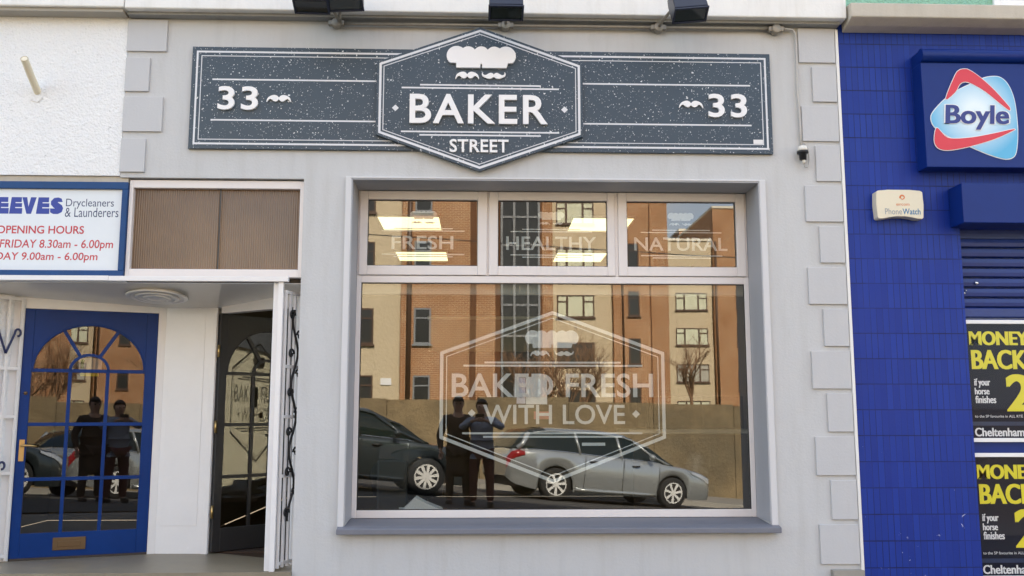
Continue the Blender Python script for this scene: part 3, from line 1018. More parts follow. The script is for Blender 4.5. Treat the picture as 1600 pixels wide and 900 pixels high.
def scroll_pts(cx, cz, h, flip=1, turns=1.2):
    """V shaped wrought scroll in x,z"""
    out = []
    for sgn in (-1, 1):
        p = [(cx, cz)]
        for i in range(5): p.append((cx + sgn * 0.012 * (i + 1) , cz + h * (i + 1) / 5 * 0.8))
        c0 = (cx + sgn * 0.060 + sgn * 0.022, cz + h * 0.82)
        for i in range(9):
            a = math.pi - i * math.pi * 1.5 / 8
            p.append((c0[0] - sgn * 0.022 * math.cos(math.pi - a) , c0[1] + 0.028 * math.sin(math.pi - a) ))
        out.append(p)
    return out

def gate(name, label, x0, y0, x1, y1, zb, zt, nbar, bar_mat, scroll_mat, scroll_z, parent_group, name_kind=''):
    L = math.hypot(x1 - x0, y1 - y0)
    g = thing(name, label, 'security gate', (x0, y0, 0), (0, 0, math.atan2(y1 - y0, x1 - x0)), parent_group)
    for z in (zb, zb + 0.62, zb + 1.05, zb + 1.42, zt):
        MB().box(0, L, -0.008, 0.008, z - 0.011, z + 0.011).build('rail', bar_mat, g, local=True)
    for i in range(nbar):
        x = 0.01 + (L - 0.02) * i / (nbar - 1)
        MB().box(x - 0.009, x + 0.009, -0.0095, 0.0095, zb - 0.03, zt + 0.012).build('bar', bar_mat, g, local=True)
    if name_kind == 'sinuous':
        pts = []
        for i in range(90):
            z = 0.34 + 1.55 * i / 89
            pts.append((L * 0.45 + 0.040 * math.sin(z * 13.0) , -0.020, z))
        sp = MB()
        sp.tube(pts, 0.009, 8)
        sp.build('scroll', scroll_mat, g, local=True)
        for k in range(11):
            z = 0.40 + 0.145 * k
            sg_ = 1 if k % 2 else -1
            cu = [(L * 0.45 + sg_ * (0.055 - 0.040 * math.cos(a_ * 0.4) * (1 - a_ / 22)) , -0.022, z + 0.040 * math.sin(a_ * 0.4) * (1 - a_ / 22)) for a_ in range(18)]
            sp = MB()
            sp.tube(cu, 0.008, 7)
            sp.build('scroll', scroll_mat, g, local=True)
    for cx, zz in scroll_z:
        s = MB()
        for pth in scroll_pts(cx, zz, 0.20):
            s.tube([(x, -0.018, z) for x, z in pth], 0.009, 8)
        s.build('scroll', scroll_mat, g, local=True)
    return g
gate('security_gate', 'white barred gate with navy scrolls folded back left of the blue door', -3.98, 0.02, -3.60, 0.50, 0.045, 2.01, 7, 'white_steel', 'navy_iron',
     [(0.49, 1.58), (0.44, 0.56)], 'folding security gates')
gate('security_gate', 'narrow white barred gate with black scrollwork folded back against the grey wall', -1.455, 0.02, -1.36, 0.29, 0.045, 2.02, 5, 'white_steel', 'black_iron',
     [], 'folding security gates', 'sinuous')
# lock box on the left gate
# waste pipe poking out of the white wall
vp = thing('vent_pipe', 'grey plastic pipe stub poking out of the white roughcast wall', 'pipe', (-3.372, 0, 3.53))
p = MB()
p.tube([(-3.372, 0.02, 3.53), (-3.352, -0.16, 3.61), (-3.337, -0.30, 3.685)], 0.027, 16, cap=False)
p.tube([(-3.337, -0.30, 3.685), (-3.352, -0.16, 3.61)], 0.022, 16, cap=True)
p.build('pipe', 'plastic_cream', vp)
MB().prism([(-3.42, 3.47), (-3.36, 3.455), (-3.325, 3.49), (-3.33, 3.57), (-3.37, 3.60), (-3.415, 3.565)], -0.008, 0.002).build('mortar_patch', 'white_roughcast', vp, bevel=0.004)

# laundry sign
ls = thing('laundry_sign', 'white laundry opening hours board in a blue frame', 'sign', (-3.4, 0.06, 2.15))
f = MB()
f.box(-4.9, -2.655, 0.005, 0.055, 2.790, 2.845)
f.box(-4.9, -2.655, 0.005, 0.055, 2.128, 2.172)
f.box(-2.697, -2.655, 0.005, 0.055, 2.172, 2.790)
f.build('frame', 'blue_frame', ls, bevel=0.004)
MB().box(-4.9, -2.697, 0.028, 0.055, 2.172, 2.790).build('panel', 'sign_white', ls)
YS = 0.0275
lettering([('OPENING HOURS', -3.610, -2.969, 2.449, 2.510, {'offset': 0.016}),
           ('MONDAY- FRIDAY 8.30am - 6.00pm', -3.985, -2.748, 2.322, 2.405, {'offset': 0.010, 'shear': 0.08}),
           ('SATURDAY 9.00am - 6.00pm', -3.86, -2.857, 2.232, 2.308, {'offset': 0.010, 'shear': 0.08})], 'ink_red', ls, YS)
lettering([('Drycleaners', -3.115, -2.760, 2.640, 2.718), ('& Launderers', -3.118, -2.722, 2.578, 2.650)], 'ink_navy', ls, YS, name='small_lettering')
m = MB()
def blockE(x, w, zb, zt):
    hgt = zt - zb
    m.prism([(x, zb), (x + w, zb), (x + w, zb + hgt * 0.34), (x + w * 0.45, zb + hgt * 0.34), (x + w * 0.45, zb + hgt * 0.40), (x + w * 0.96, zb + hgt * 0.40),
             (x + w * 0.96, zb + hgt * 0.64), (x + w * 0.45, zb + hgt * 0.64), (x + w * 0.45, zb + hgt * 0.70), (x + w * 0.92, zb + hgt * 0.70), (x + w * 0.92, zt), (x + w * 0.12, zt)], YS, YS + 0.0004)
zb, zt = 2.600, 2.727
blockE(-3.640, 0.106, zb, zt); blockE(-3.530, 0.095, zb, zt); blockE(-3.332, 0.098, zb, zt)
m.prism([(-3.440, zt), (-3.404, zt), (-3.390, zb + 0.055), (-3.376, zt), (-3.334, zt), (-3.368, zb), (-3.402, zb)], YS, YS + 0.0004)
S = [(-3.150, zt - 0.035), (-3.160, zt - 0.008), (-3.185, zt), (-3.215, zt - 0.005), (-3.236, zt - 0.028), (-3.236, zt - 0.055), (-3.215, zt - 0.078), (-3.205, zb + 0.042), (-3.240, zb + 0.042),
     (-3.238, zb + 0.012), (-3.215, zb), (-3.18, zb), (-3.152, zb + 0.015), (-3.144, zb + 0.045), (-3.155, zb + 0.068), (-3.185, zb + 0.088), (-3.185, zt - 0.035)]
m.prism([(x + 0.010, z) for x, z in S], YS, YS + 0.0004)
m.build('trade_lettering', 'ink_blue', ls)

# ------------------------------------------------------------------ the bakery sign
sg = thing('shop_sign', 'dark slate flecked BAKER STREET sign with white raised letters above the window', 'sign', (0, 0, 3.1))
MB().box(-2.212, 2.250, -0.030, -0.001, 3.100, 3.905).build('side_board', 'sign_slate', sg, bevel=0.002)
HX = [(-0.012, 2.933), (0.776, 3.214), (0.776, 3.792), (-0.012, 4.077), (-0.800, 3.792), (-0.800, 3.214)]
MB().prism(HX, -0.062, -0.031).build('hexagon_board', 'sign_slate', sg, bevel=0.002)
m = MB()
Y = -0.0305
SB = rect(-2.212, 2.250, 3.100, 3.905)
m.ring(inset(SB, 0.033), inset(SB, 0.047), Y - 0.0006, Y + 0.0002)
m.ring(inset(SB, 0.070), inset(SB, 0.076), Y - 0.0006, Y + 0.0002)
for z in (3.645, 3.325):
    m.prism(rect(-2.052, -0.806, z - 0.006, z + 0.006), Y - 0.0006, Y + 0.0002)
    m.prism(rect(0.782, 2.088, z - 0.006, z + 0.006), Y - 0.0006, Y + 0.0002)
m.build('border_line', 'line_white', sg)
m = MB()
Y = -0.0625
m.ring(inset(HX, 0.018), inset(HX, 0.036), Y - 0.0006, Y + 0.0002)
m.ring(inset(HX, 0.050), inset(HX, 0.056), Y - 0.0006, Y + 0.0002)
for hw, z in ((0.462, 3.610), (0.602, 3.586), (0.602, 3.240), (0.462, 3.214)):
    m.prism(rect(-0.008 - hw, -0.008 + hw, z - 0.006, z + 0.006), Y - 0.0006, Y + 0.0002)
m.prism(diamond(-0.655, 3.424, 0.026), Y - 0.0006, Y + 0.0002)
m.prism(diamond(0.636, 3.424, 0.026), Y - 0.0006, Y + 0.0002)
m.build('hexagon_line', 'line_white', sg)
bo = {'offset': 0.016, 'spacing': 1.12}
lettering([('BAKER', -0.545, 0.505, 3.300, 3.530, bo)], 'letter_white', sg, -0.088, 0.025, 'raised_lettering')
lettering([('STREET', -0.240, 0.207, 3.078, 3.180, {'offset': 0.016, 'spacing': 1.03})], 'letter_white', sg, -0.076, 0.013, 'small_lettering')
lettering([('33', -2.000, -1.697, 3.400, 3.585, {'offset': 0.018, 'spacing': 1.1})], 'letter_white', sg, -0.052, 0.021, 'house_number')
lettering([('33', 1.752, 2.052, 3.382, 3.570, {'offset': 0.018, 'spacing': 1.1})], 'letter_white', sg, -0.052, 0.021, 'house_number')
MB().prism(hat_outline(-0.003, 3.742, 0.525, 0.172), -0.088, -0.063).build('chef_hat', 'letter_white', sg)
for cx, cz_, w, up, y in ((-0.110, 3.684, 0.182, False, -0.080), (0.093, 3.684, 0.182, True, -0.080)):
    MB().prism(smooth_poly(moustache_outline(cx, cz_, w, 0.068, up), 3), y, y + 0.017).build('moustache', 'letter_white', sg)
for cx, cz_ in ((-1.541, 3.494), (1.618, 3.486)):
    MB().prism(smooth_poly(moustache_outline(cx, cz_, 0.186, 0.066), 3), -0.046, -0.031).build('moustache', 'letter_white', sg)
MB().box(2.098, 2.172, -0.0318, -0.0308, 3.178, 3.212).build('maker_sticker', 'paper', sg)

# ------------------------------------------------------------------ conduit, floodlights, sensor
cp = thing('conduit_pipe', 'galvanised conduit with junction boxes running under the cornice and down to the sensor', 'conduit', (0.6, -0.06, 4.1))
p = MB()
p.tube([(-1.13, -0.048, 4.098), (0.2, -0.048, 4.100), (1.45, -0.048, 4.104), (2.36, -0.048, 4.110)], 0.013, 10)
p.build('pipe', 'galvanised', cp)
for x in (-1.12, 0.185, 1.375, 2.30):
    j = MB()
    j.lathe([(0.001, -0.085), (0.036, -0.082), (0.038, -0.02), (0.001, -0.02)], (x, 0, 4.098), 'Y', 16)
    j.box(x - 0.06, x + 0.06, -0.070, -0.028, 4.08, 4.118)
    j.build('junction_box', 'galvanised', cp, bevel=0.004)
p = MB()
p.tube([(2.36, -0.045, 4.110), (2.44, -0.035, 4.105), (2.462, -0.028, 4.07), (2.466, -0.025, 3.9), (2.460, -0.022, 3.6), (2.468, -0.022, 3.5), (2.472, -0.022, 3.3), (2.470, -0.022, 3.16)], 0.009, 8)
p.tube([(2.472, -0.02, 3.19), (2.50, -0.02, 3.19), (2.525, -0.02, 3.15), (2.532, -0.022, 3.05), (2.515, -0.025, 2.995), (2.485, -0.04, 3.00), (2.478, -0.05, 3.03)], 0.005, 8)
p.build('cable', 'cable_white', cp)
sn = thing('dusk_sensor', 'small black dusk sensor hanging from a white cable on the grey wall', 'sensor', (2.47, -0.05, 3.08))
MB().lathe([(0.001, 0.075), (0.030, 0.072), (0.036, 0.05), (0.036, 0.035), (0.001, 0.034)], (2.472, -0.05, 3.085), 'Z', 18).build('cap', 'plastic_white', sn)
MB().lathe([(0.001, 0.034), (0.044, 0.033), (0.044, 0.015), (0.028, 0.012), (0.026, -0.035), (0.001, -0.036)], (2.472, -0.05, 3.085), 'Z', 18).build('body', 'plastic_black', sn)
MB().lathe([(0.001, -0.036), (0.014, -0.037), (0.012, -0.062), (0.001, -0.063)], (2.478, -0.05, 3.085), 'Z', 12).build('gland', 'plastic_white', sn)

FL = [(-1.225, 4.075, 0.02, 'leftmost black floodlight of the row under the white cornice', -1.09),
      (-0.985, 4.098, -0.05, 'black floodlight close to the right of the leftmost one on the same arm', -1.09),
      (0.175, 4.045, 0.0, 'black floodlight straight above the peak of the hexagon sign', 0.185),
      (1.512, 4.050, -0.10, 'rightmost black floodlight above the number end of the sign, tilted sideways', 1.375)]
def floodlight(x, z, tilt, label, bx):
    fl = thing('floodlight', label, 'floodlight', (x, -0.50, z), (0, 0, 0), 'floodlights over the bakery sign')
    rot = (R(-24), tilt, 0)
    h = MB()
    h.prism_x([(-0.075, -0.055), (-0.075, 0.10), (-0.02, 0.155), (0.05, 0.155), (0.075, 0.10), (0.075, -0.055)], -0.123, 0.123)
    o = h.build('housing', 'flood_metal', fl, local=True, bevel=0.008, rot=rot)
    r = MB()
    r.frame(-0.128, 0.128, -0.072, 0.072, 0.014, -0.070, -0.056)
    # turn the ring so that it lies under the housing
    for v in r.bm.verts: v.co = Vector((v.co.x, v.co.z, v.co.y))
    r.build('rim', 'flood_metal', o, local=True, bevel=0.003)
    MB().box(-0.112, 0.112, -0.056, 0.056, -0.062, -0.057).build('lens', 'car_glass', o, local=True)
    a = MB()
    jx = bx - x
    a.tube([(jx, 0.45, 4.098 - z), (jx * 0.9, 0.34, 4.11 - z), (jx * 0.55, 0.18, 0.09), (0.02 if jx > 0 else -0.02, 0.08, 0.06)], 0.012, 8)
    a.build('arm', 'galvanised', fl, local=True)
for x, z, ti, lb, bx in FL: floodlight(x, z, ti, lb, bx)

# ------------------------------------------------------------------ the betting shop (right)
bet = thing('betting_shop_building', 'shop building faced in narrow blue tiles under a beige concrete cornice', 'building', (4.0, 0, 0))
w = MB()
w.box(2.806, 3.690, 0.004, 0.30, -0.6, 4.281)
w.box(3.690, 9.0, 0.004, 0.30, 2.54, 4.281)
w.build('wall', 'blue_tile', bet)
MB().box(2.781, 2.804, -0.022, 0.20, -0.05, 4.12).build('corner_edge', 'cornice_white', bet, bevel=0.004)
c = MB()
c.prism_x([(-0.20, 4.150), (-0.20, 4.262), (-0.05, 4.28), (0.003, 4.28), (0.003, 4.101), (-0.10, 4.118)], 2.845, 9.0)
c.build('cornice', 'concrete_beige', bet, bevel=0.008)
MB().box(2.83, 9.0, 0.0, 0.3, 4.282, 8.35).build('upper_wall', 'mint_roughcast', bet)
MB().box(2.83, 9.0, 0.3, 14.0, 8.15, 8.35).build('roof', 'roof_felt', bet)
f = MB()
f.frame(4.075, 5.3, 4.335, 5.4, 0.05, -0.03, 0.0)
uw = f.build('upper_window', 'white_gloss', bet, bevel=0.004)
MB().box(4.125, 5.25, -0.012, -0.006, 4.385, 5.35).build('pane', 'dark_glass', uw)
# shutter box, guide, slats
h = MB()
h.box(3.617, 9.0, -0.20, 0.003, 2.535, 2.842)
h.build('shutter_box', 'fascia_blue', bet, bevel=0.006)
s = MB()
z = 2.47
s.box(3.692, 9.0, 0.09, 0.12, 2.44, 2.60)
while z > 1.95:
    s.prism_x([(0.085, z - 0.076), (0.060, z - 0.066), (0.055, z - 0.038), (0.060, z - 0.010), (0.085, z), (0.12, z), (0.12, z - 0.076)], 3.692, 9.0)
    z -= 0.078
s.prism_x([(0.05, z - 0.08), (0.03, z - 0.07), (0.03, z - 0.01), (0.05, z), (0.12, z), (0.12, z - 0.08)], 3.692, 9.0)
s.build('shutter', 'shutter_blue', bet)
for x, z_, r in ((3.815, 2.115, 0.013), (3.712, 2.035, 0.008), (3.726, 2.055, 0.006)):
    MB().lathe([(0.001, 0.035), (r, 0.037), (r, 0.055), (0.001, 0.055)], (x, 0, z_), 'Y', 12).build('shutter_lock', 'chrome', bet)
MB().box(3.692, 9.0, 0.058, 0.30, -0.6, z - 0.085).build('lower_panel', 'fascia_blue', bet)
# small plinth at the foot of the two shops
MB().box(2.56, 2.79, -0.055, -0.002, -0.2, -0.008).build('plinth', 'kerb_stone', bak)

bs = thing('betting_sign', 'blue box sign with a red and pale blue Boyle logo', 'sign', (3.789, -0.156, 3.41))
b = MB()
b.box(3.388, 5.6, -0.150, 0.003, 2.975, 3.805)
b.build('box', 'fascia_blue', bs, bevel=0.006)
b = MB()
b.tube([(3.388, -0.145, 3.862), (5.6, -0.145, 3.862)], 0.052, 18)
b.box(3.392, 5.6, -0.14, 0.003, 3.806, 3.905)
b.build('trough_light', 'fascia_blue', bs)
def zp(pts):
    return [(3.438 + (x - 160) * 0.00121, 3.753 - (y - 200) * 0.001182) for x, y in pts]
blue_pts = smooth_poly(zp([(162, 540), (180, 490), (260, 405), (345, 345), (435, 300), (505, 265), (560, 250), (620, 252), (665, 290), (695, 360), (710, 450), (713, 600), (700, 720), (680, 780), (640, 800), (590, 795), (500, 765), (400, 720), (290, 668), (230, 630), (180, 590)]))
red_a = smooth_poly(zp([(262, 405), (330, 250), (360, 210), (395, 200), (430, 208), (500, 260), (580, 340), (660, 440), (674, 466), (664, 474), (600, 420), (520, 350), (430, 295), (385, 288), (355, 310), (325, 360)]), 3)
red_b = smooth_poly(zp([(190, 600), (172, 680), (185, 725), (220, 745), (280, 745), (400, 720), (560, 670), (684, 612), (690, 603), (660, 608), (560, 632), (420, 660), (300, 670), (250, 660), (222, 630)]), 3)
m = MB()
m.prism(inset(blue_pts, -0.006), -0.1555, -0.151)
m.prism(inset(red_a, -0.005), -0.1580, -0.1557)
m.prism(inset(red_b, -0.005), -0.1580, -0.1557)
m.build('logo_edge', 'ink_white', bs)
MB().prism(blue_pts, -0.1572, -0.1558).build('logo_shield', 'logo_blue', bs)
m = MB()
m.prism(red_a, -0.1600, -0.1582)
m.prism(red_b, -0.1600, -0.1582)
m.build('logo_swoosh', 'logo_red', bs)
lettering([('Boyle', 3.541, 4.050, 3.262, 3.470, {'offset': 0.022, 'shear': 0.08, 'bold': (-0.008, -0.004, 0, 0.004, 0.008)})], 'ink_white', bs, -0.1612, name='lettering_outline')
lettering([('Boyle', 3.548, 4.042, 3.268, 3.464, {'offset': 0.016, 'shear': 0.08, 'bold': (-0.004, 0, 0.004)})], 'logo_navy', bs, -0.1628)

al = thing('alarm_box', 'cream alarm box reading PhoneWatch on the blue tiles', 'alarm box', (3.196, 0, 2.59))
pts = [(3.020, 2.600), (3.03, 2.588), (3.07, 2.590), (3.11, 2.600), (3.16, 2.607), (3.23, 2.607), (3.28, 2.600), (3.32, 2.590), (3.365, 2.588), (3.374, 2.600), (3.381, 2.70), (3.376, 2.798), (3.36, 2.808), (3.28, 2.815), (3.11, 2.815), (3.034, 2.808), (3.018, 2.798), (3.013, 2.70)]
MB().prism(pts, -0.075, 0.003).build('casing', 'plastic_cream', al, bevel=0.012)
lettering([('eircom', 3.166, 3.270, 2.690, 2.712, {'offset': 0.0})], 'ink_orange', al, -0.0762, name='small_lettering')
lettering([('Phone', 3.078, 3.208, 2.622, 2.668)], 'ink_grey', al, -0.0762)
lettering([('Watch', 3.213, 3.352, 2.622, 2.668, {'offset': 0.016})], 'ink_teal', al, -0.0762, name='bold_lettering')
sw = MB()
arc = [(3.217 + (0.024 - 0.010 * i / 20) * math.cos(R(200 - i * 22)), 2.755 + (0.024 - 0.010 * i / 20) * math.sin(R(200 - i * 22))) for i in range(21)]
arc2 = [(3.217 + (0.010 + 0.002 * i / 20) * math.cos(R(200 - i * 22)), 2.755 + (0.010 + 0.002 * i / 20) * math.sin(R(200 - i * 22))) for i in range(21)]
sw.strip(arc, arc2, -0.0766, -0.0755)
sw.build('emblem', 'ink_orange', al)

def poster(dz, dx, label):
    p = thing('poster', label, 'poster', (3.67 + dx, 0.05, 0.909 + dz), (0, 0, 0), 'framed betting posters')
    X = lambda x: x + dx
    Z = lambda z: z + dz
    f = MB()
    f.frame(X(3.672), X(4.42), Z(0.906), Z(1.828), 0.030, 0.030, 0.057)
    f.build('frame', 'white_gloss', p, bevel=0.003)
    MB().box(X(3.702), X(4.39), 0.050, 0.057, Z(0.936), Z(1.798)).build('sheet', 'poster_ink', p)
    MB().box(X(3.702), X(4.39), 0.0485, 0.0498, Z(1.028), Z(1.058)).build('picture_strip', 'poster_strip', p)
    y = 0.0490
    bold = (-0.006, -0.003, 0, 0.003, 0.006)
    lettering([('MONEY', X(3.735), X(4.185), Z(1.635), Z(1.742), {'offset': 0.012, 'bold': bold}),
               ('BACK', X(3.742), X(4.165), Z(1.452), Z(1.600), {'offset': 0.012, 'bold': bold}),
               ('2', X(3.995), X(4.19), Z(1.135), Z(1.415), {'offset': 0.018, 'bold': (-0.008, 0, 0.008, 0.014)})], 'ink_yellow', p, y)
    sb = (-0.002, 0, 0.002)
    lettering([('if your', X(3.748), X(3.868), Z(1.312), Z(1.382), {'offset': 0.006, 'bold': sb}), ('horse', X(3.748), X(3.858), Z(1.262), Z(1.312), {'offset': 0.006, 'bold': sb}),
               ('finishes', X(3.748), X(3.905), Z(1.196), Z(1.252), {'offset': 0.006, 'bold': sb}),
               ('to the SP favourite in ALL RT\u00c9 & Channel 4 races', X(3.735), X(4.33), Z(1.088), Z(1.113), {'offset': 0.004}),
               ('Cheltenham', X(3.728), X(4.105), Z(0.948), Z(1.012), {'offset': 0.012, 'bold': sb})], 'ink_white', p, y, name='white_lettering')
    MB().box(X(3.703), X(4.389), 0.0425, 0.0455, Z(0.937), Z(1.797)).build('glazing', 'poster_glass', p)
poster(0.0, 0.0, 'upper white framed black and yellow MONEY BACK betting poster below the shutter')
poster(-1.003, -0.008, 'lower white framed MONEY BACK betting poster, nearest the pavement')

# ------------------------------------------------------------------ inside the bakery
for i, (x, y) in enumerate(((-0.725, 2.53), (1.235, 2.53), (-0.725, 4.53), (1.235, 4.53))):
    lb = ['square lit ceiling panel seen behind the word FRESH, nearer the glass', 'square lit ceiling panel behind the bar between HEALTHY and NATURAL, nearer the glass',
          'square lit ceiling panel below the word FRESH, farther into the shop', 'square lit ceiling panel below the word HEALTHY, farther into the shop'][i]
    cl_ = thing('ceiling_light', lb, 'ceiling light', (x, y, 3.08), (0, 0, 0), 'lit panels in the shop ceiling')
    f = MB()
    f.box(x - 0.32, x + 0.32, y - 0.345, y - 0.33, 3.065, 3.0885); f.box(x - 0.32, x + 0.32, y + 0.33, y + 0.345, 3.065, 3.0885)
    f.box(x - 0.32, x - 0.305, y - 0.33, y + 0.33, 3.065, 3.0885); f.box(x + 0.305, x + 0.32, y - 0.33, y + 0.33, 3.065, 3.0885)
    f.build('frame', 'white_gloss', cl_)
    MB().box(x - 0.305, x + 0.305, y - 0.33, y + 0.33, 3.072, 3.0885).build('diffuser', 'light_panel', cl_)
mbd = thing('menu_board', 'pale menu board with a white top edge on the back wall of the shop', 'menu board', (0.2, 5.9, 1.2))
MB().box(-0.71, 1.05, 5.9, 5.95, 1.98, 2.42).build('board', 'interior_white', mbd)
MB().box(-0.73, 1.07, 5.86, 5.96, 2.421, 2.465).build('edge', 'letter_white', mbd)
ct = thing('shop_counter', 'dark shop counter with a steel edge at the right inside the window', 'counter', (2.2, 3.2, 0))
MB().box(1.55, 2.75, 2.6, 3.3, 0, 0.92).build('cabinet', 'counter_dark', ct)
MB().box(1.50, 2.78, 2.52, 3.36, 0.921, 0.965).build('worktop', 'steel_edge', ct, bevel=0.006)
MB().box(1.7, 2.7, 2.62, 3.2, 0.967, 1.30).build('glass_case', 'car_glass', ct)
def tub_chair(x, y, rz, label):
    c = thing('tub_chair', label, 'chair', (x, y, 0), (0, 0, rz))
    MB().lathe([(0.001, 0.40), (0.24, 0.40), (0.26, 0.43), (0.26, 0.47), (0.22, 0.50), (0.001, 0.50)], (0, 0, 0), 'Z', 28).build('seat', 'leather_black', c, local=True)
    b = MB()
    n = 20
    P = []
    for i in range(n + 1):
        a = R(-20 + 220 * i / n)
        hgt = 0.58 + 0.24 * math.sin(math.pi * i / n)
        P.append((a, hgt))
    rings = []
    for a, hgt in P:
        rings.append([b.bm.verts.new((r * math.cos(a), r * math.sin(a), z)) for r, z in ((0.27, 0.42), (0.30, 0.42), (0.33, hgt), (0.31, hgt + 0.02), (0.285, hgt))])
    for i in range(n):
        for k in range(5):
            f = b.bm.faces.new((rings[i][k], rings[i + 1][k], rings[i + 1][(k + 1) % 5], rings[i][(k + 1) % 5]))
            f.smooth = True
    b.bm.faces.new(rings[0]); b.bm.faces.new(list(reversed(rings[-1])))
    b.build('backrest', 'leather_black', c, local=True)
    for a in (45, 135, 225, 315):
        l = MB()
        l.tube([(0.17 * math.cos(R(a)), 0.17 * math.sin(R(a)), 0.41), (0.23 * math.cos(R(a)), 0.23 * math.sin(R(a)), 0.0)], 0.014, 8)
        l.build('leg', 'chrome', c, local=True)
tub_chair(-0.62, 1.35, R(200), 'black tub chair with its round back near the left end of the window')
bc = thing('blind_cassette', 'pale roller blind cassette across the top of the big pane inside', 'blind', (0.5, 0.4, 2.06))
MB().box(-0.95, 2.11, 0.385, 0.43, 2.05, 2.185).build('cassette', 'interior_white', bc, bevel=0.01)
hk = thing('litter_bin', 'black swing bin standing inside the window at its left end', 'bin', (-0.72, 1.15, 0))
MB().box(-0.86, -0.60, 1.02, 1.28, 0, 0.74).build('bin_body', 'leather_black', hk, bevel=0.02)
MB().prism_x([(1.03, 0.742), (1.27, 0.742), (1.20, 0.86), (1.10, 0.86)], -0.85, -0.61).build('bin_lid', 'counter_dark', hk, bevel=0.01)
# papers on the shelf and on the glass
npz = MB()
for i in range(5):
    a = random.uniform(-0.12, 0.12)
    cx, cy, w_, d_ = -0.46, 0.58, 0.17, 0.12
    pts = [(cx + x * math.cos(a) - y * math.sin(a), cy + x * math.sin(a) + y * math.cos(a)) for x, y in ((-w_, -d_), (w_, -d_), (w_, d_), (-w_, d_))]
    npz.prism_z(pts, 0.341 + i * 0.008, 0.3475 + i * 0.008)
# the top sheets are bent up like a tent
npz.prism([(-0.60, 0.382), (-0.50, 0.475), (-0.43, 0.435), (-0.30, 0.384)], 0.47, 0.66)
tag(npz.build('newspaper_pile', 'paper', None), 'white heap of folded newspapers on the window shelf', 'newspapers')
def notice(x0, x1, z0, z1, mat, label, y=0.345):
    o = MB().box(x0, x1, y, y + 0.001, z0, z1).build('notice_sheet', mat, None)
    return tag(o, label, 'notice', 'paper notices inside the window')
notice(0.283, 0.352, 1.195, 1.395, 'paper_lilac', 'lilac printed sheet behind the letter E of BAKED')
notice(0.356, 0.520, 1.190, 1.402, 'paper', 'white printed sheet behind the letter D of BAKED')
notice(0.42, 0.54, 1.075, 1.135, 'card_red', 'small red card just below the white sheet', 0.40)
notice(0.79, 0.97, 0.872, 0.895, 'paper', 'narrow white strip low in the window in front of the silver car reflection', 0.36)

# ------------------------------------------------------------------ across the street: retaining wall, bank, flats
rwall = thing('retaining_wall', 'long rough concrete retaining wall across the street', 'wall', (2.0, -18.6, -1.0))
W0, W1 = Vector((-30, -11.6)), Vector((40, -27.0))
wd = (W1 - W0).normalized()
wnrm = Vector((-wd.y, wd.x))
m = MB()
cp_ = MB()
N = 28
for i in range(N):
    a, b_ = W0 + (W1 - W0) * i / N, W0 + (W1 - W0) * (i + 1) / N - wd * 0.015
    top = 1.86 - 0.012 * (i * 70 / N) + (0.10 if i % 5 == 2 else 0.0)
    p4 = [a, b_, b_ - wnrm * 0.35, a - wnrm * 0.35]
    lo = [m.bm.verts.new((p.x, p.y, -4.0)) for p in p4]
    hi = [m.bm.verts.new((p.x, p.y, top + random.uniform(-0.02, 0.02))) for p in p4]
    m.bm.faces.new(hi); m.bm.faces.new(list(reversed(lo)))
    for k in range(4): m.bm.faces.new((lo[k], lo[(k + 1) % 4], hi[(k + 1) % 4], hi[k]))
m.build('wall_panel', 'stone_concrete', rwall)
bk = MB()
b0, b1 = W0 - wnrm * 0.36, W1 - wnrm * 0.36
far0, far1 = b0 - wnrm * 70, b1 - wnrm * 70
bk.quad((b0.x, b0.y, 1.72), (b1.x, b1.y, 0.92), (far1.x, far1.y, 1.9), (far0.x, far0.y, 1.9))
bk.build('grass_bank', 'grass_bank')['kind'] = 'structure'

flats = thing('apartment_building', 'stepped row of brown brick and cream rendered flats behind the retaining wall', 'building', (6, -45, 1.5))
def block(x0, x1, yf, depth, ztop, mat, nm):
    MB().box(x0, x1, yf - depth, yf, 0.3, ztop).build(nm, mat, flats)
    c = MB()
    c.box(x0 - 0.06, x1 + 0.06, yf - depth, yf + 0.08, ztop + 0.002, ztop + 0.18)
    c.build('coping', 'coping', flats)
def window(x0, x1, z0, z1, yf, style='narrow', fm='window_brown', glassm='dark_glass'):
    f = MB()
    w_ = 0.07
    f.frame(x0, x1, z0, z1, w_, yf + 0.003, yf + 0.045)
    f.box(x0 - 0.06, x1 + 0.06, yf + 0.003, yf + 0.10, z0 - 0.08, z0 - 0.002)
    if style == 'wide':
        xa, xb = x0 + (x1 - x0) * 0.27, x0 + (x1 - x0) * 0.71
        f.box(xa - 0.06, xa + 0.06, yf + 0.004, yf + 0.046, z0 + w_, z1 - w_)
        f.box(xb - 0.06, xb + 0.06, yf + 0.004, yf + 0.046, z0 + w_, z1 - w_)
        zt_ = z1 - (z1 - z0) * 0.30
        f.box(x0 + w_, xa - 0.06, yf + 0.005, yf + 0.044, zt_ - 0.04, zt_ + 0.04)
        f.box(xb + 0.06, x1 - w_, yf + 0.005, yf + 0.044, zt_ - 0.04, zt_ + 0.04)
    else:
        zt_ = z1 - (z1 - z0) * 0.28
        f.box(x0 + w_, x1 - w_, yf + 0.005, yf + 0.044, zt_ - 0.03, zt_ + 0.03)
    o = f.build('window', fm, flats)
    MB().box(x0 + w_, x1 - w_, yf + 0.004, yf + 0.018, z0 + w_, z1 - w_).build('pane', glassm, o)
    return o
def downpipe(x, yf, z0, z1, r=0.06, mat='window_brown'):
    MB().tube([(x, yf + 0.08, z0), (x, yf + 0.08, z1)], r, 8).build('downpipe', mat, flats)
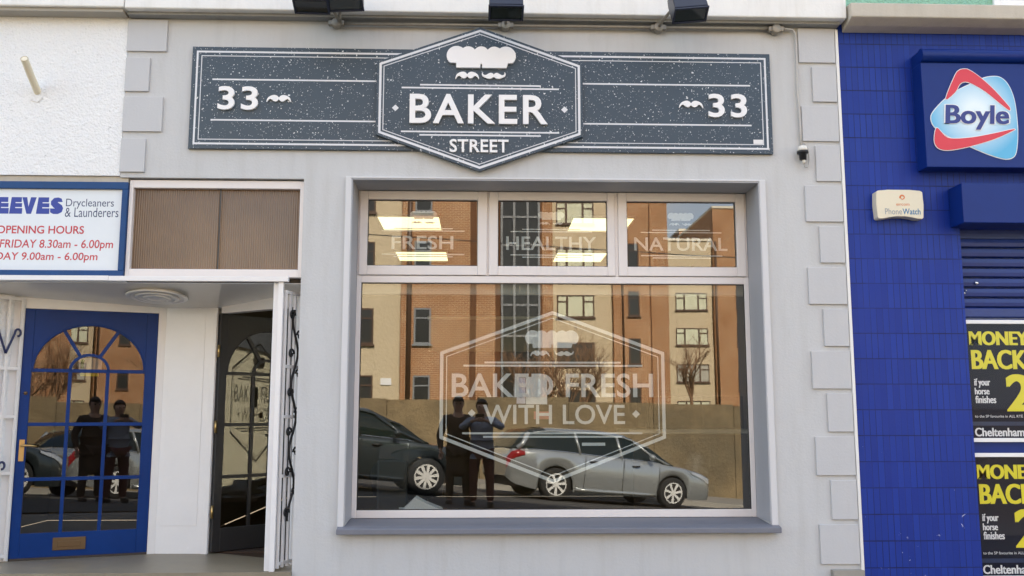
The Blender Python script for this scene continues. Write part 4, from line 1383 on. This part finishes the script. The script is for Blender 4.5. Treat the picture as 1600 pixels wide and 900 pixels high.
# nearest: cream bay, brick bay
block(-14, -3.25, -30.44, 12, 13.2, 'cream_pebbledash', 'rendered_wall')
block(-3.25, 0.60, -30.20, 12, 13.6, 'brick', 'brick_wall')
for z in (1.25, 4.0, 6.75, 9.5):
    window(-4.95, -4.37, z, z + 1.48, -30.44)
    window(-9.0, -7.4, z, z + 1.48, -30.44, 'wide', glassm='blind_reflect_cream')
    window(-2.72, -2.02, z, z + 1.48, -30.20, fm='window_grey')
downpipe(-2.92, -30.20, 0.5, 13.0, 0.10)
MB().box(-0.42, -0.18, -30.199, -30.15, 0.5, 13.4).build('dark_brick_band', 'brick_dark', flats)  # upright band of darker brick, slightly proud of the wall
# glazed stair tower set back, its deep shade put into the dark brick colour
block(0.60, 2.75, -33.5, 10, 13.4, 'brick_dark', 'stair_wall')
st = MB()
for x in (0.95, 1.5, 2.1, 2.6):
    st.box(x - 0.05, x + 0.05, -33.499, -33.38, 0.8, 13.0)
for z in (3.3, 4.6, 6.0, 7.3, 8.7, 10.0, 11.4):
    st.box(0.9, 2.65, -33.497, -33.42, z - 0.05, z + 0.05)
stw = st.build('stair_window', 'window_grey', flats)
MB().box(0.9, 2.65, -33.498, -33.47, 0.8, 13.0).build('pane', 'dark_glass', stw)
block(2.75, 3.46, -36.4, 8, 15.0, 'brick', 'brick_wall')
block(3.60, 7.48, -44.4, 10, 16.5, 'cream_pebbledash', 'rendered_wall')
for i, z in enumerate((1.2, 3.9, 6.58, 9.28, 11.98)):
    window(4.31, 6.45, z, z + 1.30, -44.4, 'wide', glassm='blind_reflect_cream' if i >= 2 else 'dark_glass')  # white window reflections put into the cream pane colour
block(7.48, 10.62, -44.1, 12, 16.2, 'brick', 'brick_wall')
for z in (1.2, 3.95, 6.65, 9.35):
    window(8.30, 8.95, z, z + 1.45, -44.1)
downpipe(8.0, -44.1, 0.5, 16, 0.05)
MB().box(9.55, 9.61, -44.099, -44.07, 0.5, 16.1).build('dark_brick_band', 'brick_dark', flats)  # thin upright band of darker brick
block(10.0, 17.25, -60.4, 10, 14.1, 'cream_pebbledash', 'rendered_wall')
for i, z in enumerate((0.9, 3.55, 6.22, 8.88)):
    window(14.45, 16.85, z, z + 1.30, -60.4, 'wide', glassm='blind_reflect_cream' if i != 1 else 'curtain')
block(17.4, 20.4, -72.0, 6, 17.2, 'brick', 'brick_wall')
block(17.3, 27.0, -60.0, 12, 16.5, 'brick', 'brick_wall')
for z in (3.0, 6.2, 9.0):
    window(18.9, 19.7, z, z + 1.4, -60.0)
downpipe(17.45, -60.0, 0.5, 14, 0.08)
MB().box(-4.05, -3.62, -30.439, -30.40, 2.35, 2.62).build('name_plate', 'ink_white', flats)

ter = thing('terraced_house', 'cream rendered two storey house far down the street on the right', 'house', (44, -16, -3))
MB().box(24, 62, -24, -15.4, -5, 5.2).build('wall', 'house_cream', ter)
MB().prism_x([(-24.2, 5.2), (-19.7, 8.2), (-15.2, 5.2)], 23.8, 62.2).build('roof', 'roof_felt', ter)
for i in (0, 1, 2, 6, 7):
    for z in (-1.4, 1.9):
        f = MB()
        x = 26 + i * 4.6
        f.frame(x, x + 1.3, z, z + 1.5, 0.08, -15.398, -15.34)
        f.box(x - 0.1, x + 1.4, -15.398, -15.28, z - 0.1, z - 0.002)
        wf = f.build('window', 'white_gloss', ter)
        MB().box(x + 0.08, x + 1.22, -15.397, -15.38, z + 0.08, z + 1.42).build('pane', 'dark_glass', wf)

# ------------------------------------------------------------------ bare winter trees behind the wall
def bare_tree(x, y, z0, height, label, seed, spread=0.5, shrub=False):
    rnd = random.Random(seed)
    t = thing('bare_tree', label, 'tree', (x, y, z0), (0, 0, 0), 'bare trees behind the retaining wall')
    tr, cr = MB(), MB()
    def branch(p, d, L, r, depth, mb):
        pts = [Vector(p)]
        dd = Vector(d)
        for i in range(4):
            dd = (dd + Vector((rnd.uniform(-1, 1), rnd.uniform(-1, 1), rnd.uniform(-0.3, 0.9))) * 0.16).normalized()
            pts.append(pts[-1] + dd * L / 4)
        mb.tube(pts, [max(0.0025, r * (1 - 0.14 * i)) for i in range(5)], 6 if depth < 2 else 4, cap=False)
        if depth >= 4: return
        for k in range(rnd.choice((3, 3, 4)) if depth else 5):
            i = rnd.randint(1, 4)
            nd = (dd + Vector((rnd.uniform(-1, 1), rnd.uniform(-1, 1), rnd.uniform(-0.2, 0.7))) * (0.75 + spread * 0.5)).normalized()
            branch(pts[i], nd, L * rnd.uniform(0.55, 0.78), max(0.004, r * 0.55), depth + 1, cr)
    n = 5 if shrub else 1
    for i in range(n):
        a = rnd.uniform(0, 6.28)
        lean = 0.45 if shrub else 0.08
        branch((0.15 * math.cos(a) * (n > 1), 0.15 * math.sin(a) * (n > 1), 0), Vector((lean * math.cos(a), lean * math.sin(a), 1)).normalized(), height * (0.36 if shrub else 0.42), 0.045 if shrub else 0.08, 0, tr)
    tr.build('trunk', 'bark', t, local=True)
    cr.build('crown', 'bark', t, local=True)
bare_tree(3.1, -22.0, 1.1, 3.4, 'dense bare shrubby tree reflected in the middle of the window', 3, 0.9, True)
bare_tree(1.9, -23.0, 1.2, 3.0, 'thin bare shrub left of the dense one in the reflection', 5, 0.8, True)
bare_tree(7.2, -24.0, 0.9, 3.6, 'single stemmed bare tree reflected at the right side of the window', 11, 0.6, False)

oc = MB()
oc.tube([(-30 + 3 * i, -16.4, 5.62 - 0.075 * (-30 + 3 * i) * 0.8 + 0.0006 * (-30 + 3 * i) ** 2) for i in range(21)], 0.014, 6)
tag(oc.build('overhead_cable', 'plastic_black', None), 'thin black overhead cable strung along the far side of the street', 'cable')
# ------------------------------------------------------------------ parked cars
def loft(mb, stations, cols=None):
    rings = [[mb.bm.verts.new(p) for p in st] for st in stations]
    n = len(rings[0])
    for i in range(len(rings) - 1):
        for k in range(n - 1):
            f = mb.bm.faces.new((rings[i][k], rings[i + 1][k], rings[i + 1][k + 1], rings[i][k + 1]))
            f.smooth = True
    return rings
def interp(tab, x):
    for (a, va), (b_, vb) in zip(tab, tab[1:]):
        if a <= x <= b_:
            u = (x - a) / (b_ - a)
            u = u * u * (3 - 2 * u) * 0.5 + u * 0.5
            return va + (vb - va) * u
    return tab[0][1] if x < tab[0][0] else tab[-1][1]

def car(name, label, paint, L, belt, hood, roof, spokes, wagon, front_wheel, rear_wheel, Rw):
    """local frame: +x forward, +y left, z up, origin on the road under the middle of the wheelbase"""
    c = thing(name, label, 'car', (0, 0, 0), (0, 0, 0), 'cars parked across the street')
    x0, x1 = belt[0][0], belt[-1][0]
    HW = 0.89
    width = [(x0, 0.66), (x0 + 0.12, 0.78), (x0 + 0.6, 0.87), (0, HW), (x1 - 1.0, 0.88), (x1 - 0.3, 0.81), (x1 - 0.1, 0.74), (x1, 0.60)]
    low = [(x0, 0.42), (x0 + 0.15, 0.28), (x0 + 0.6, 0.20), (x1 - 0.6, 0.20), (x1 - 0.12, 0.21), (x1, 0.27)]
    xs = sorted(set([x0 + (x1 - x0) * i / 48 for i in range(49)] + [front_wheel + d for d in (-0.4, -0.37, 0.37, 0.4)] + [rear_wheel + d for d in (-0.4, -0.37, 0.37, 0.4)]))
    body = MB()
    st = []
    for x in xs:
        w, zl, zb = interp(width, x), interp(low, x), interp(hood, x)
        for wx in (front_wheel, rear_wheel):                       # wheel arches lift the lower edge
            d = abs(x - wx)
            if d < 0.385:
                zl = max(zl, Rw + math.sqrt(0.385 ** 2 - d ** 2) * 0.96)
        zl = min(zl, zb - 0.05)
        zm = zl + (zb - zl) * 0.55
        half = [(w * 0.94, zl), (w * 0.985, zl + (zm - zl) * 0.35), (w, zm), (w * 0.985, zb - (zb - zm) * 0.25), (w * 0.945, zb - 0.015), (w * 0.88, zb), (w * 0.5, zb + 0.025), (0, zb + 0.035)]
        st.append([(x, y, z) for y, z in half] + [(x, -y, z) for y, z in reversed(half[:-1])])
    r = loft(body, st)
    body.bm.faces.new(r[0]); body.bm.faces.new(list(reversed(r[-1])))
    body.build('body', paint, c, local=True)
    # underbody so that no daylight shows below the arches
    MB().box(x0 + 0.25, x1 - 0.25, -0.70, 0.70, 0.22, 0.60).build('underbody', 'car_trim', c, local=True)
    # cabin: roof line polygon; glass house plus painted roof and pillars
    rx0, rx1 = roof[0][0], roof[-1][0]
    cab = MB()
    st = []
    n = 30
    for i in range(n + 1):
        x = rx0 + (rx1 - rx0) * i / n
        zr, zb = interp(roof, x), interp(hood, x) - 0.01
        zr = max(zr, zb + 0.004)
        hgt = zr - zb
        wb = interp(width, x) * 0.93
        wr = wb - hgt * 0.32
        half = [(wb, zb), (wb - (wb - wr) * 0.35, zb + hgt * 0.42), (wr + 0.015, zb + hgt * 0.86), (wr - 0.06, zb + hgt * 0.97), (wr * 0.5, zr + 0.012 * min(1, hgt * 4)), (0, zr + 0.02 * min(1, hgt * 4))]
        st.append([(x, y, z) for y, z in half] + [(x, -y, z) for y, z in reversed(half[:-1])])
    r = loft(cab, st)
    cab.build('glasshouse', 'car_glass', c, local=True)
    rf = MB()
    st2 = []
    for s in st:
        x = s[0][0]
        st2.append([(p[0], p[1] * 1.006, p[2] + 0.006) for p in s[2:-2]])
    fx = [s for s in st2 if roof_in(s[0][0], roof)]
    loft(rf, fx)
    rf.build('roof', paint, c, local=True)
    for sy in (1, -1):
        def side(x, u):
            zr, zb = interp(roof, x), interp(hood, x) - 0.01
            hgt = max(0.004, zr - zb)
            wb = interp(width, x) * 0.93
            wr = wb - hgt * 0.32
            if u < 0.42: y = wb + (wb - (wb - wr) * 0.35 - wb) * (u / 0.42)
            else: y = (wb - (wb - wr) * 0.35) + ((wr + 0.015) - (wb - (wb - wr) * 0.35)) * ((u - 0.42) / 0.44)
            return Vector((x, sy * (y + 0.006), zb + hgt * u))
        pil = MB()
        for xa, xb, wd_ in c_pillars(roof, wagon):
            pil.tube([side(xa, 0.0), side((xa + xb) / 2, 0.43), side(xb, 0.86)], wd_, 6)
        # rail along the top of the side glass
        pil.tube([side(rx0 + (rx1 - rx0) * (0.12 + 0.72 * i / 14), 0.87) for i in range(15)], 0.022, 6)
        pil.build('pillar', paint, c, local=True)
        tm = MB()
        tm.tube([side(rx0 + (rx1 - rx0) * (0.03 + 0.90 * i / 14), 0.02) for i in range(15)], 0.012, 6)
        tm.build('window_trim', 'chrome', c, local=True)
        # door handles, seams, mirror, sill
        for hx_ in (-0.55, 0.42):
            w_ = interp(width, hx_)
            zb = interp(hood, hx_)
            h_ = MB()
            h_.tube([(hx_ - 0.09, sy * (w_ * 0.985), zb - 0.14), (hx_ - 0.05, sy * (w_ + 0.025), zb - 0.135), (hx_ + 0.05, sy * (w_ + 0.025), zb - 0.13), (hx_ + 0.09, sy * (w_ * 0.985), zb - 0.125)], 0.016, 8)
            h_.build('door_handle', 'car_trim', c, local=True)
        sm_ = MB()
        for xx in (-0.75, 0.12, 0.98):
            pts = []
            for k in range(8):
                z = 0.30 + (interp(hood, xx) - 0.34) * k / 7
                zl, zb = interp(low, xx), interp(hood, xx)
                zm = zl + (zb - zl) * 0.55
                w_ = interp(width, xx)
                y = w_ * (0.985 if z < zl + (zm - zl) * 0.4 else (1.0 if z < zb - (zb - zm) * 0.3 else 0.975))
                pts.append((xx + 0.02 * k / 7, sy * (y + 0.0005), z))
            sm_.tube(pts, 0.006, 4)
        sm_.build('door_seam', 'car_trim', c, local=True)
        sl_ = MB()
        sl_.tube([(x, sy * interp(width, x) * 0.985, 0.26) for x in [rear_wheel + 0.42 + (front_wheel - rear_wheel - 0.84) * i / 6 for i in range(7)]], 0.035, 8)
        sl_.build('sill', paint, c, local=True)
        mr = MB()
        ms = MB()
        xm = rx1 - 0.62
        zb = interp(hood, xm)
        ms.lathe([(0.001, -0.06), (0.06, -0.05), (0.085, 0.0), (0.07, 0.06), (0.001, 0.07)], (0, 0, 0), 'X', 14)
        for v in ms.bm.verts: v.co = Vector((v.co.x * 0.9 + xm, v.co.y * 1.1 + sy * (interp(width, xm) + 0.09), v.co.z * 0.8 + zb + 0.09))
        ms.build('wing_mirror', paint, c, local=True)
        # lamps
        hl = MB()
        st_ = []
        for i in range(6):
            x = x1 - 0.62 + 0.50 * i / 5
            w_, zb = interp(width, x), interp(hood, x)
            st_.append([(x, sy * (w_ * 0.90), zb - 0.012), (x, sy * (w_ * 1.0 + 0.004), zb - 0.05), (x, sy * (w_ * 1.0 + 0.006), zb - 0.05 - 0.10 * (0.3 + 0.7 * i / 5))])
        loft(hl, st_)
        hl.build('headlight', 'lamp_clear', c, local=True)
        tl = MB()
        st_ = []
        for i in range(5):
            x = x0 - 0.004 + 0.34 * i / 4
            w_, zb = interp(width, x), interp(hood, x)
            st_.append([(x - 0.006, sy * (w_ * 0.72), zb - 0.03), (x - 0.004, sy * (w_ * 0.99 + 0.006), zb - 0.04), (x, sy * (w_ * 1.0 + 0.012), zb - 0.12), (x - 0.002, sy * (w_ * 1.0 + 0.008), zb - 0.22 + 0.10 * i / 4)])
        loft(tl, st_)
        tl.build('tail_light', 'lamp_red', c, local=True)
        fg = MB()
        fg.lathe([(0.001, 0), (0.05, 0.0), (0.05, 0.02), (0.001, 0.025)], (x1 - 0.10, sy * 0.56, 0.40), 'X', 14)
        fg.build('fog_light', 'lamp_clear', c, local=True)
        for wx in (front_wheel, rear_wheel):
            wh = MB()
            yo = sy * 0.77
            prof = [(Rw * 0.66, -0.10), (Rw * 0.92, -0.105), (Rw, -0.08), (Rw, 0.08), (Rw * 0.92, 0.105), (Rw * 0.66, 0.10)]
            wh.lathe(prof, (wx, yo, Rw), 'Y', 36)
            w_o = wh.build('wheel', 'tyre', c, local=True)
            ri = MB()
            face = yo + sy * 0.108
            ro = Rw * 0.68
            cir = lambda r_: [(wx + r_ * math.cos(2 * math.pi * k / 40), Rw + r_ * math.sin(2 * math.pi * k / 40)) for k in range(40)]
            ri.ring(cir(ro), cir(ro * 0.90), min(face, face - sy * 0.03), max(face, face - sy * 0.03))
            for k in range(spokes):
                a = 2 * math.pi * k / spokes + 0.2
                d = Vector((math.cos(a), math.sin(a))); pn = Vector((-d.y, d.x))
                o_ = Vector((wx, Rw))
                q = [o_ + d * ro * 0.16 + pn * 0.020, o_ + d * ro * 0.16 - pn * 0.020, o_ + d * ro * 0.92 - pn * 0.030, o_ + d * ro * 0.92 + pn * 0.030]
                ri.prism([(v.x, v.y) for v in q], min(face, face - sy * 0.024), max(face, face - sy * 0.024))
            ri.prism(cir(ro * 0.24), min(face + sy * 0.004, face - sy * 0.03), max(face + sy * 0.004, face - sy * 0.03))
            ri.build('rim', 'alloy', w_o, local=True)
            dk = MB()
            dk.prism(cir(ro * 0.9), min(face - sy * 0.05, face - sy * 0.06), max(face - sy * 0.05, face - sy * 0.06))
            dk.build('brake_disc', 'car_trim', w_o, local=True)
    gp = MB()
    gp.box(x1 - 0.05, x1 - 0.005, -0.40, 0.40, 0.44, 0.56)
    gp.build('grille', 'car_trim', c, local=True)
    return c
def roof_in(x, roof):
    zmax = max(z for _, z in roof)
    return interp(roof, x) > zmax - 0.075
def c_pillars(roof, wagon):
    rx0, rx1 = roof[0][0], roof[-1][0]
    if wagon: return [(rx1 - 0.10, rx1 - 0.95, 0.030), (0.10, 0.02, 0.035), (-0.85, -0.95, 0.035), (rx0 + 0.10, rx0 + 0.35, 0.06)]
    return [(rx1 - 0.10, rx1 - 0.98, 0.030), (0.10, 0.02, 0.035), (-0.95, -0.78, 0.06), (rx0 + 0.35, rx0 + 0.9, 0.05)]

silver = car('parked_car', 'silver grey estate car with red tail lights reflected in the window', 'car_silver', 4.76,
             [(-2.40, 0), (2.42, 0)],
             [(-2.40, 0.80), (-2.30, 0.98), (-1.6, 0.99), (0.0, 0.95), (0.9, 0.93), (1.5, 0.88), (2.0, 0.80), (2.30, 0.71), (2.42, 0.60)],
             [(-2.32, 0.99), (-2.22, 1.12), (-1.95, 1.36), (-1.4, 1.44), (-0.5, 1.48), (0.2, 1.45), (0.75, 1.26), (1.35, 0.90)], 7, True, 1.36, -1.36, 0.325)
dark = car('parked_car', 'dark saloon car reflected at the left end of the window', 'car_dark', 4.7,
           [(-2.38, 0), (2.36, 0)],
           [(-2.38, 0.80), (-2.28, 0.98), (-1.6, 1.0), (0.0, 0.96), (0.9, 0.94), (1.5, 0.90), (2.0, 0.83), (2.26, 0.74), (2.36, 0.62)],
           [(-1.95, 1.0), (-1.5, 1.20), (-1.0, 1.40), (-0.4, 1.47), (0.2, 1.44), (0.75, 1.25), (1.35, 0.92)], 10, False, 1.35, -1.35, 0.325)
def park(c, wx, wy, which, head):
    """put one left wheel at wx, wy and follow the slope of the road"""
    f = Vector((math.cos(head), math.sin(head)))
    l = Vector((-f.y, f.x))
    p = Vector((wx, wy)) - f * which - l * 0.77
    zf, zr = gz(*(p + f * 1.35)), gz(*(p - f * 1.35))
    zl, zrr = gz(*(p + l * 0.77)), gz(*(p - l * 0.77))
    c.rotation_mode = 'XYZ'
    c.location = (p.x, p.y, (zf + zr) / 2)
    c.rotation_euler = Euler((math.atan2(zl - zrr, 1.54), -math.atan2(zf - zr, 2.7), head), 'XYZ')
park(silver, 1.47, -11.46, -1.36, R(-20))
park(dark, -1.0, -9.35, 1.35, R(-15))

# ------------------------------------------------------------------ the two people who stand in the street
def skin_mesh(verts, edges, radii, sub=2):
    me = bpy.data.meshes.new('figure')
    me.from_pydata(verts, edges, [])
    o = bpy.data.objects.new('figure', me)
    col.objects.link(o)
    md = o.modifiers.new('skin', 'SKIN')
    md.use_smooth_shade = True
    sv = me.skin_vertices[0].data if me.skin_vertices else None
    if sv is None:
        bm = bmesh.new(); bm.from_mesh(me); bm.verts.layers.skin.verify(); bm.to_mesh(me); bm.free()
        sv = me.skin_vertices[0].data
    for i, r in enumerate(radii):
        sv[i].radius = r if isinstance(r, tuple) else (r, r)
    sv[0].use_root = True
    s = o.modifiers.new('sub', 'SUBSURF')
    s.levels = s.render_levels = sub
    dg = bpy.context.evaluated_depsgraph_get()
    out = bpy.data.meshes.new_from_object(o.evaluated_get(dg))
    bpy.data.objects.remove(o)
    bpy.data.meshes.remove(me)
    for p in out.polygons: p.use_smooth = True
    return out
def link_mesh(name, me, mat, parent):
    me.materials.clear()
    me.materials.append(MATS[mat])
    o = bpy.data.objects.new(name, me)
    col.objects.link(o)
    o.parent = parent
    return o
class Chain:
    def __init__(s): s.v, s.e, s.r = [], [], []
    def add(s, p, r, prev=None):
        s.v.append(tuple(p)); s.r.append(r)
        if prev is not None: s.e.append((prev, len(s.v) - 1))
        return len(s.v) - 1
    def run(s, prev, pts):
        for p, r in pts: prev = s.add(p, r, prev)
        return prev
def person(label, x, y, rz, top_mat, legs_mat, hair_mat, arms, coat_len, scale=1.0, cap=False):
    """faces +Y in local space; arms: for each side (elbow, wrist, hand direction)"""
    p = thing('person', label, 'person', (x, y, gz(x, y)), (0, 0, rz), 'two people standing in the street')
    p.scale = (scale * 1.12, scale * 1.1, scale)
    B = Chain()
    pel = B.add((0, 0, 0.92), (0.15, 0.105))
    wst = B.add((0, 0.0, 1.06), (0.135, 0.095), pel)
    chs = B.add((0, 0.0, 1.26), (0.155, 0.105), wst)
    shl = B.add((0, -0.01, 1.38), (0.11, 0.08), chs)
    nck = B.add((0, 0.0, 1.45), 0.055, shl)
    chin = B.add((0, 0.02, 1.53), (0.062, 0.070), nck)
    mid = B.add((0, 0.018, 1.60), (0.076, 0.092), chin)
    B.add((0, 0.005, 1.67), (0.066, 0.080), mid)
    nose = B.add((0, 0.105, 1.585), 0.014, mid)
    for s in (-1, 1):
        B.add((s * 0.082, 0.0, 1.59), (0.014, 0.024), mid)
    C = Chain()                                        # jacket over trunk and arms
    c0 = C.add((0, 0, 0.92), (0.175, 0.125))
    if coat_len:
        C.run(c0, [((0, 0, 0.78), (0.185, 0.13)), ((0, 0, 0.92 - coat_len), (0.19, 0.135))])
    c1 = C.run(c0, [((0, 0, 1.06), (0.165, 0.118)), ((0, 0, 1.26), (0.178, 0.125)), ((0, -0.01, 1.385), (0.13, 0.095))])
    C.run(c1, [((0, 0, 1.445), 0.068)])
    for s, (el, wr, hd) in zip((-1, 1), arms):
        sh = (s * 0.175, -0.01, 1.375)
        i = B.run(shl, [(sh, 0.052), (tuple((Vector(sh) + Vector(el)) / 2), 0.047), (el, 0.040), (tuple((Vector(el) + Vector(wr)) / 2), 0.036), (wr, 0.026)])
        C.run(c1, [(sh, 0.072), (tuple((Vector(sh) + Vector(el)) / 2), 0.064), (el, 0.056), (tuple((Vector(el) + Vector(wr)) / 2), 0.049), (tuple(Vector(el).lerp(Vector(wr), 0.93)), 0.040)])
        d = Vector(hd).normalized()
        side = d.cross(Vector((0, 1, 0)) if abs(d.y) < 0.8 else Vector((0, 0, 1))).normalized()
        curl = side.cross(d)
        if curl.y < 0: curl = -curl
        palm = Vector(wr) + d * 0.06
        k = B.add(palm, (0.036, 0.018), i)
        for f_, ln in ((-1.5, 0.062), (-0.5, 0.078), (0.5, 0.074), (1.5, 0.056)):
            b0 = palm + d * 0.028 + side * 0.018 * f_
            B.run(k, [(b0, 0.0095), (b0 + d * ln * 0.5 + curl * 0.010, 0.0085), (b0 + d * ln * 0.85 + curl * 0.030, 0.007)])
        tb_ = palm - d * 0.02 + side * (-s) * 0.034
        B.run(k, [(tb_, 0.011), (tb_ + d * 0.03 + side * (-s) * 0.02 + curl * 0.012, 0.009)])
    T = Chain()
    t0 = T.add((0, 0, 0.93), (0.165, 0.118))
    for s in (-1, 1):
        hip, kne, ank = (s * 0.095, 0, 0.86), (s * 0.115, 0.02, 0.48), (s * 0.125, -0.02, 0.085)
        i = B.run(pel, [(hip, 0.082), ((s * 0.105, 0.012, 0.66), 0.068), (kne, 0.050), ((s * 0.12, -0.005, 0.30), 0.046), (ank, 0.032)])
        B.run(i, [((s * 0.13, 0.06, 0.035), (0.036, 0.026)), ((s * 0.14, 0.14, 0.028), (0.034, 0.018))])
        T.run(t0, [(hip, 0.100), ((s * 0.105, 0.012, 0.66), 0.086), (kne, 0.070), ((s * 0.12, -0.005, 0.30), 0.064), ((s * 0.125, -0.02, 0.07), 0.058)])
    link_mesh('body', skin_mesh(B.v, B.e, B.r), 'skin', p)
    link_mesh('jacket', skin_mesh(C.v, C.e, C.r), top_mat, p)
    link_mesh('trousers', skin_mesh(T.v, T.e, T.r), legs_mat, p)
    h = MB()
    bmesh.ops.create_uvsphere(h.bm, u_segments=24, v_segments=16, radius=1.0)
    kill = [v for v in h.bm.verts if (v.co.y > 0.35 and v.co.z < 0.35) or v.co.z < -0.55]
    bmesh.ops.delete(h.bm, geom=kill, context='VERTS')
    for v in h.bm.verts: v.co = Vector((v.co.x * 0.088, v.co.y * 0.104 + 0.006, v.co.z * 0.112 + 1.628))
    ho = h.build('cap' if cap else 'hair', hair_mat, p, local=True, smooth=True)
    sd_ = ho.modifiers.new('solid', 'SOLIDIFY'); sd_.thickness = 0.008
    if cap:
        bmk = MB()
        bmk.prism_z([(0.085 * math.cos(R(a)), 0.075 + 0.10 * math.sin(R(a))) for a in range(0, 181, 15)], 1.652, 1.662)
        bmk.build('brim', hair_mat, ho, local=True)
    for s in (-1, 1):
        e = MB()
        bmesh.ops.create_uvsphere(e.bm, u_segments=10, v_segments=8, radius=0.011)
        bmesh.ops.translate(e.bm, verts=e.bm.verts, vec=(s * 0.032, 0.096, 1.607))
        e.build('eye', 'eyes', p, local=True, smooth=True)
        sh_ = MB()
        sh_.prism_z([(s * 0.13 + 0.050 * math.cos(R(a)), 0.055 + (0.13 if math.sin(R(a)) > 0 else 0.10) * math.sin(R(a))) for a in range(0, 360, 20)], 0.0, 0.075)
        sh_.build('shoe', 'leather_black', p, local=True, bevel=0.02)
    mo = MB()
    mo.box(-0.024, 0.024, 0.086, 0.094, 1.543, 1.550)
    mo.build('mouth', 'card_red', p, local=True)
    return p
gx0 = gz(0, -7.3)
person('photographer in a blue grey shirt and maroon trousers, arms raised to a phone', 0.03, -7.32, 0.0, 'cloth_blue', 'cloth_maroon', 'hair_dark',
       [((-0.30, 0.10, 1.27), (-0.125, 0.285, 1.385), (0.55, 0.30, 0.10)), ((0.30, 0.10, 1.27), (0.075, 0.285, 1.385), (-0.55, 0.30, 0.10))], 0.10, 0.965)
person('person in a long dark brown coat and dark cap, hands at the sides', -0.345, -7.38, R(-4), 'cloth_brown', 'cloth_brown', 'hair_dark',
       [((-0.27, -0.02, 1.10), (-0.26, 0.08, 0.87), (0.02, 0.10, -1)), ((0.27, -0.02, 1.10), (0.26, 0.08, 0.87), (-0.02, 0.10, -1))], 0.50, 0.975, cap=True)
ph = thing('mobile_phone', 'thin black mobile phone held up by the photographer', 'phone', (0.0, -6.99, 1.10))
MB().box(-0.07, 0.07, -6.996, -6.986, 1.065, 1.135).build('case', 'plastic_black', ph, bevel=0.003)
MB().lathe([(0.001, -6.9855), (0.006, -6.9855), (0.006, -6.984), (0.001, -6.984)], (0.045, 0, 1.12), 'Y', 12).build('lens', 'car_glass', ph)
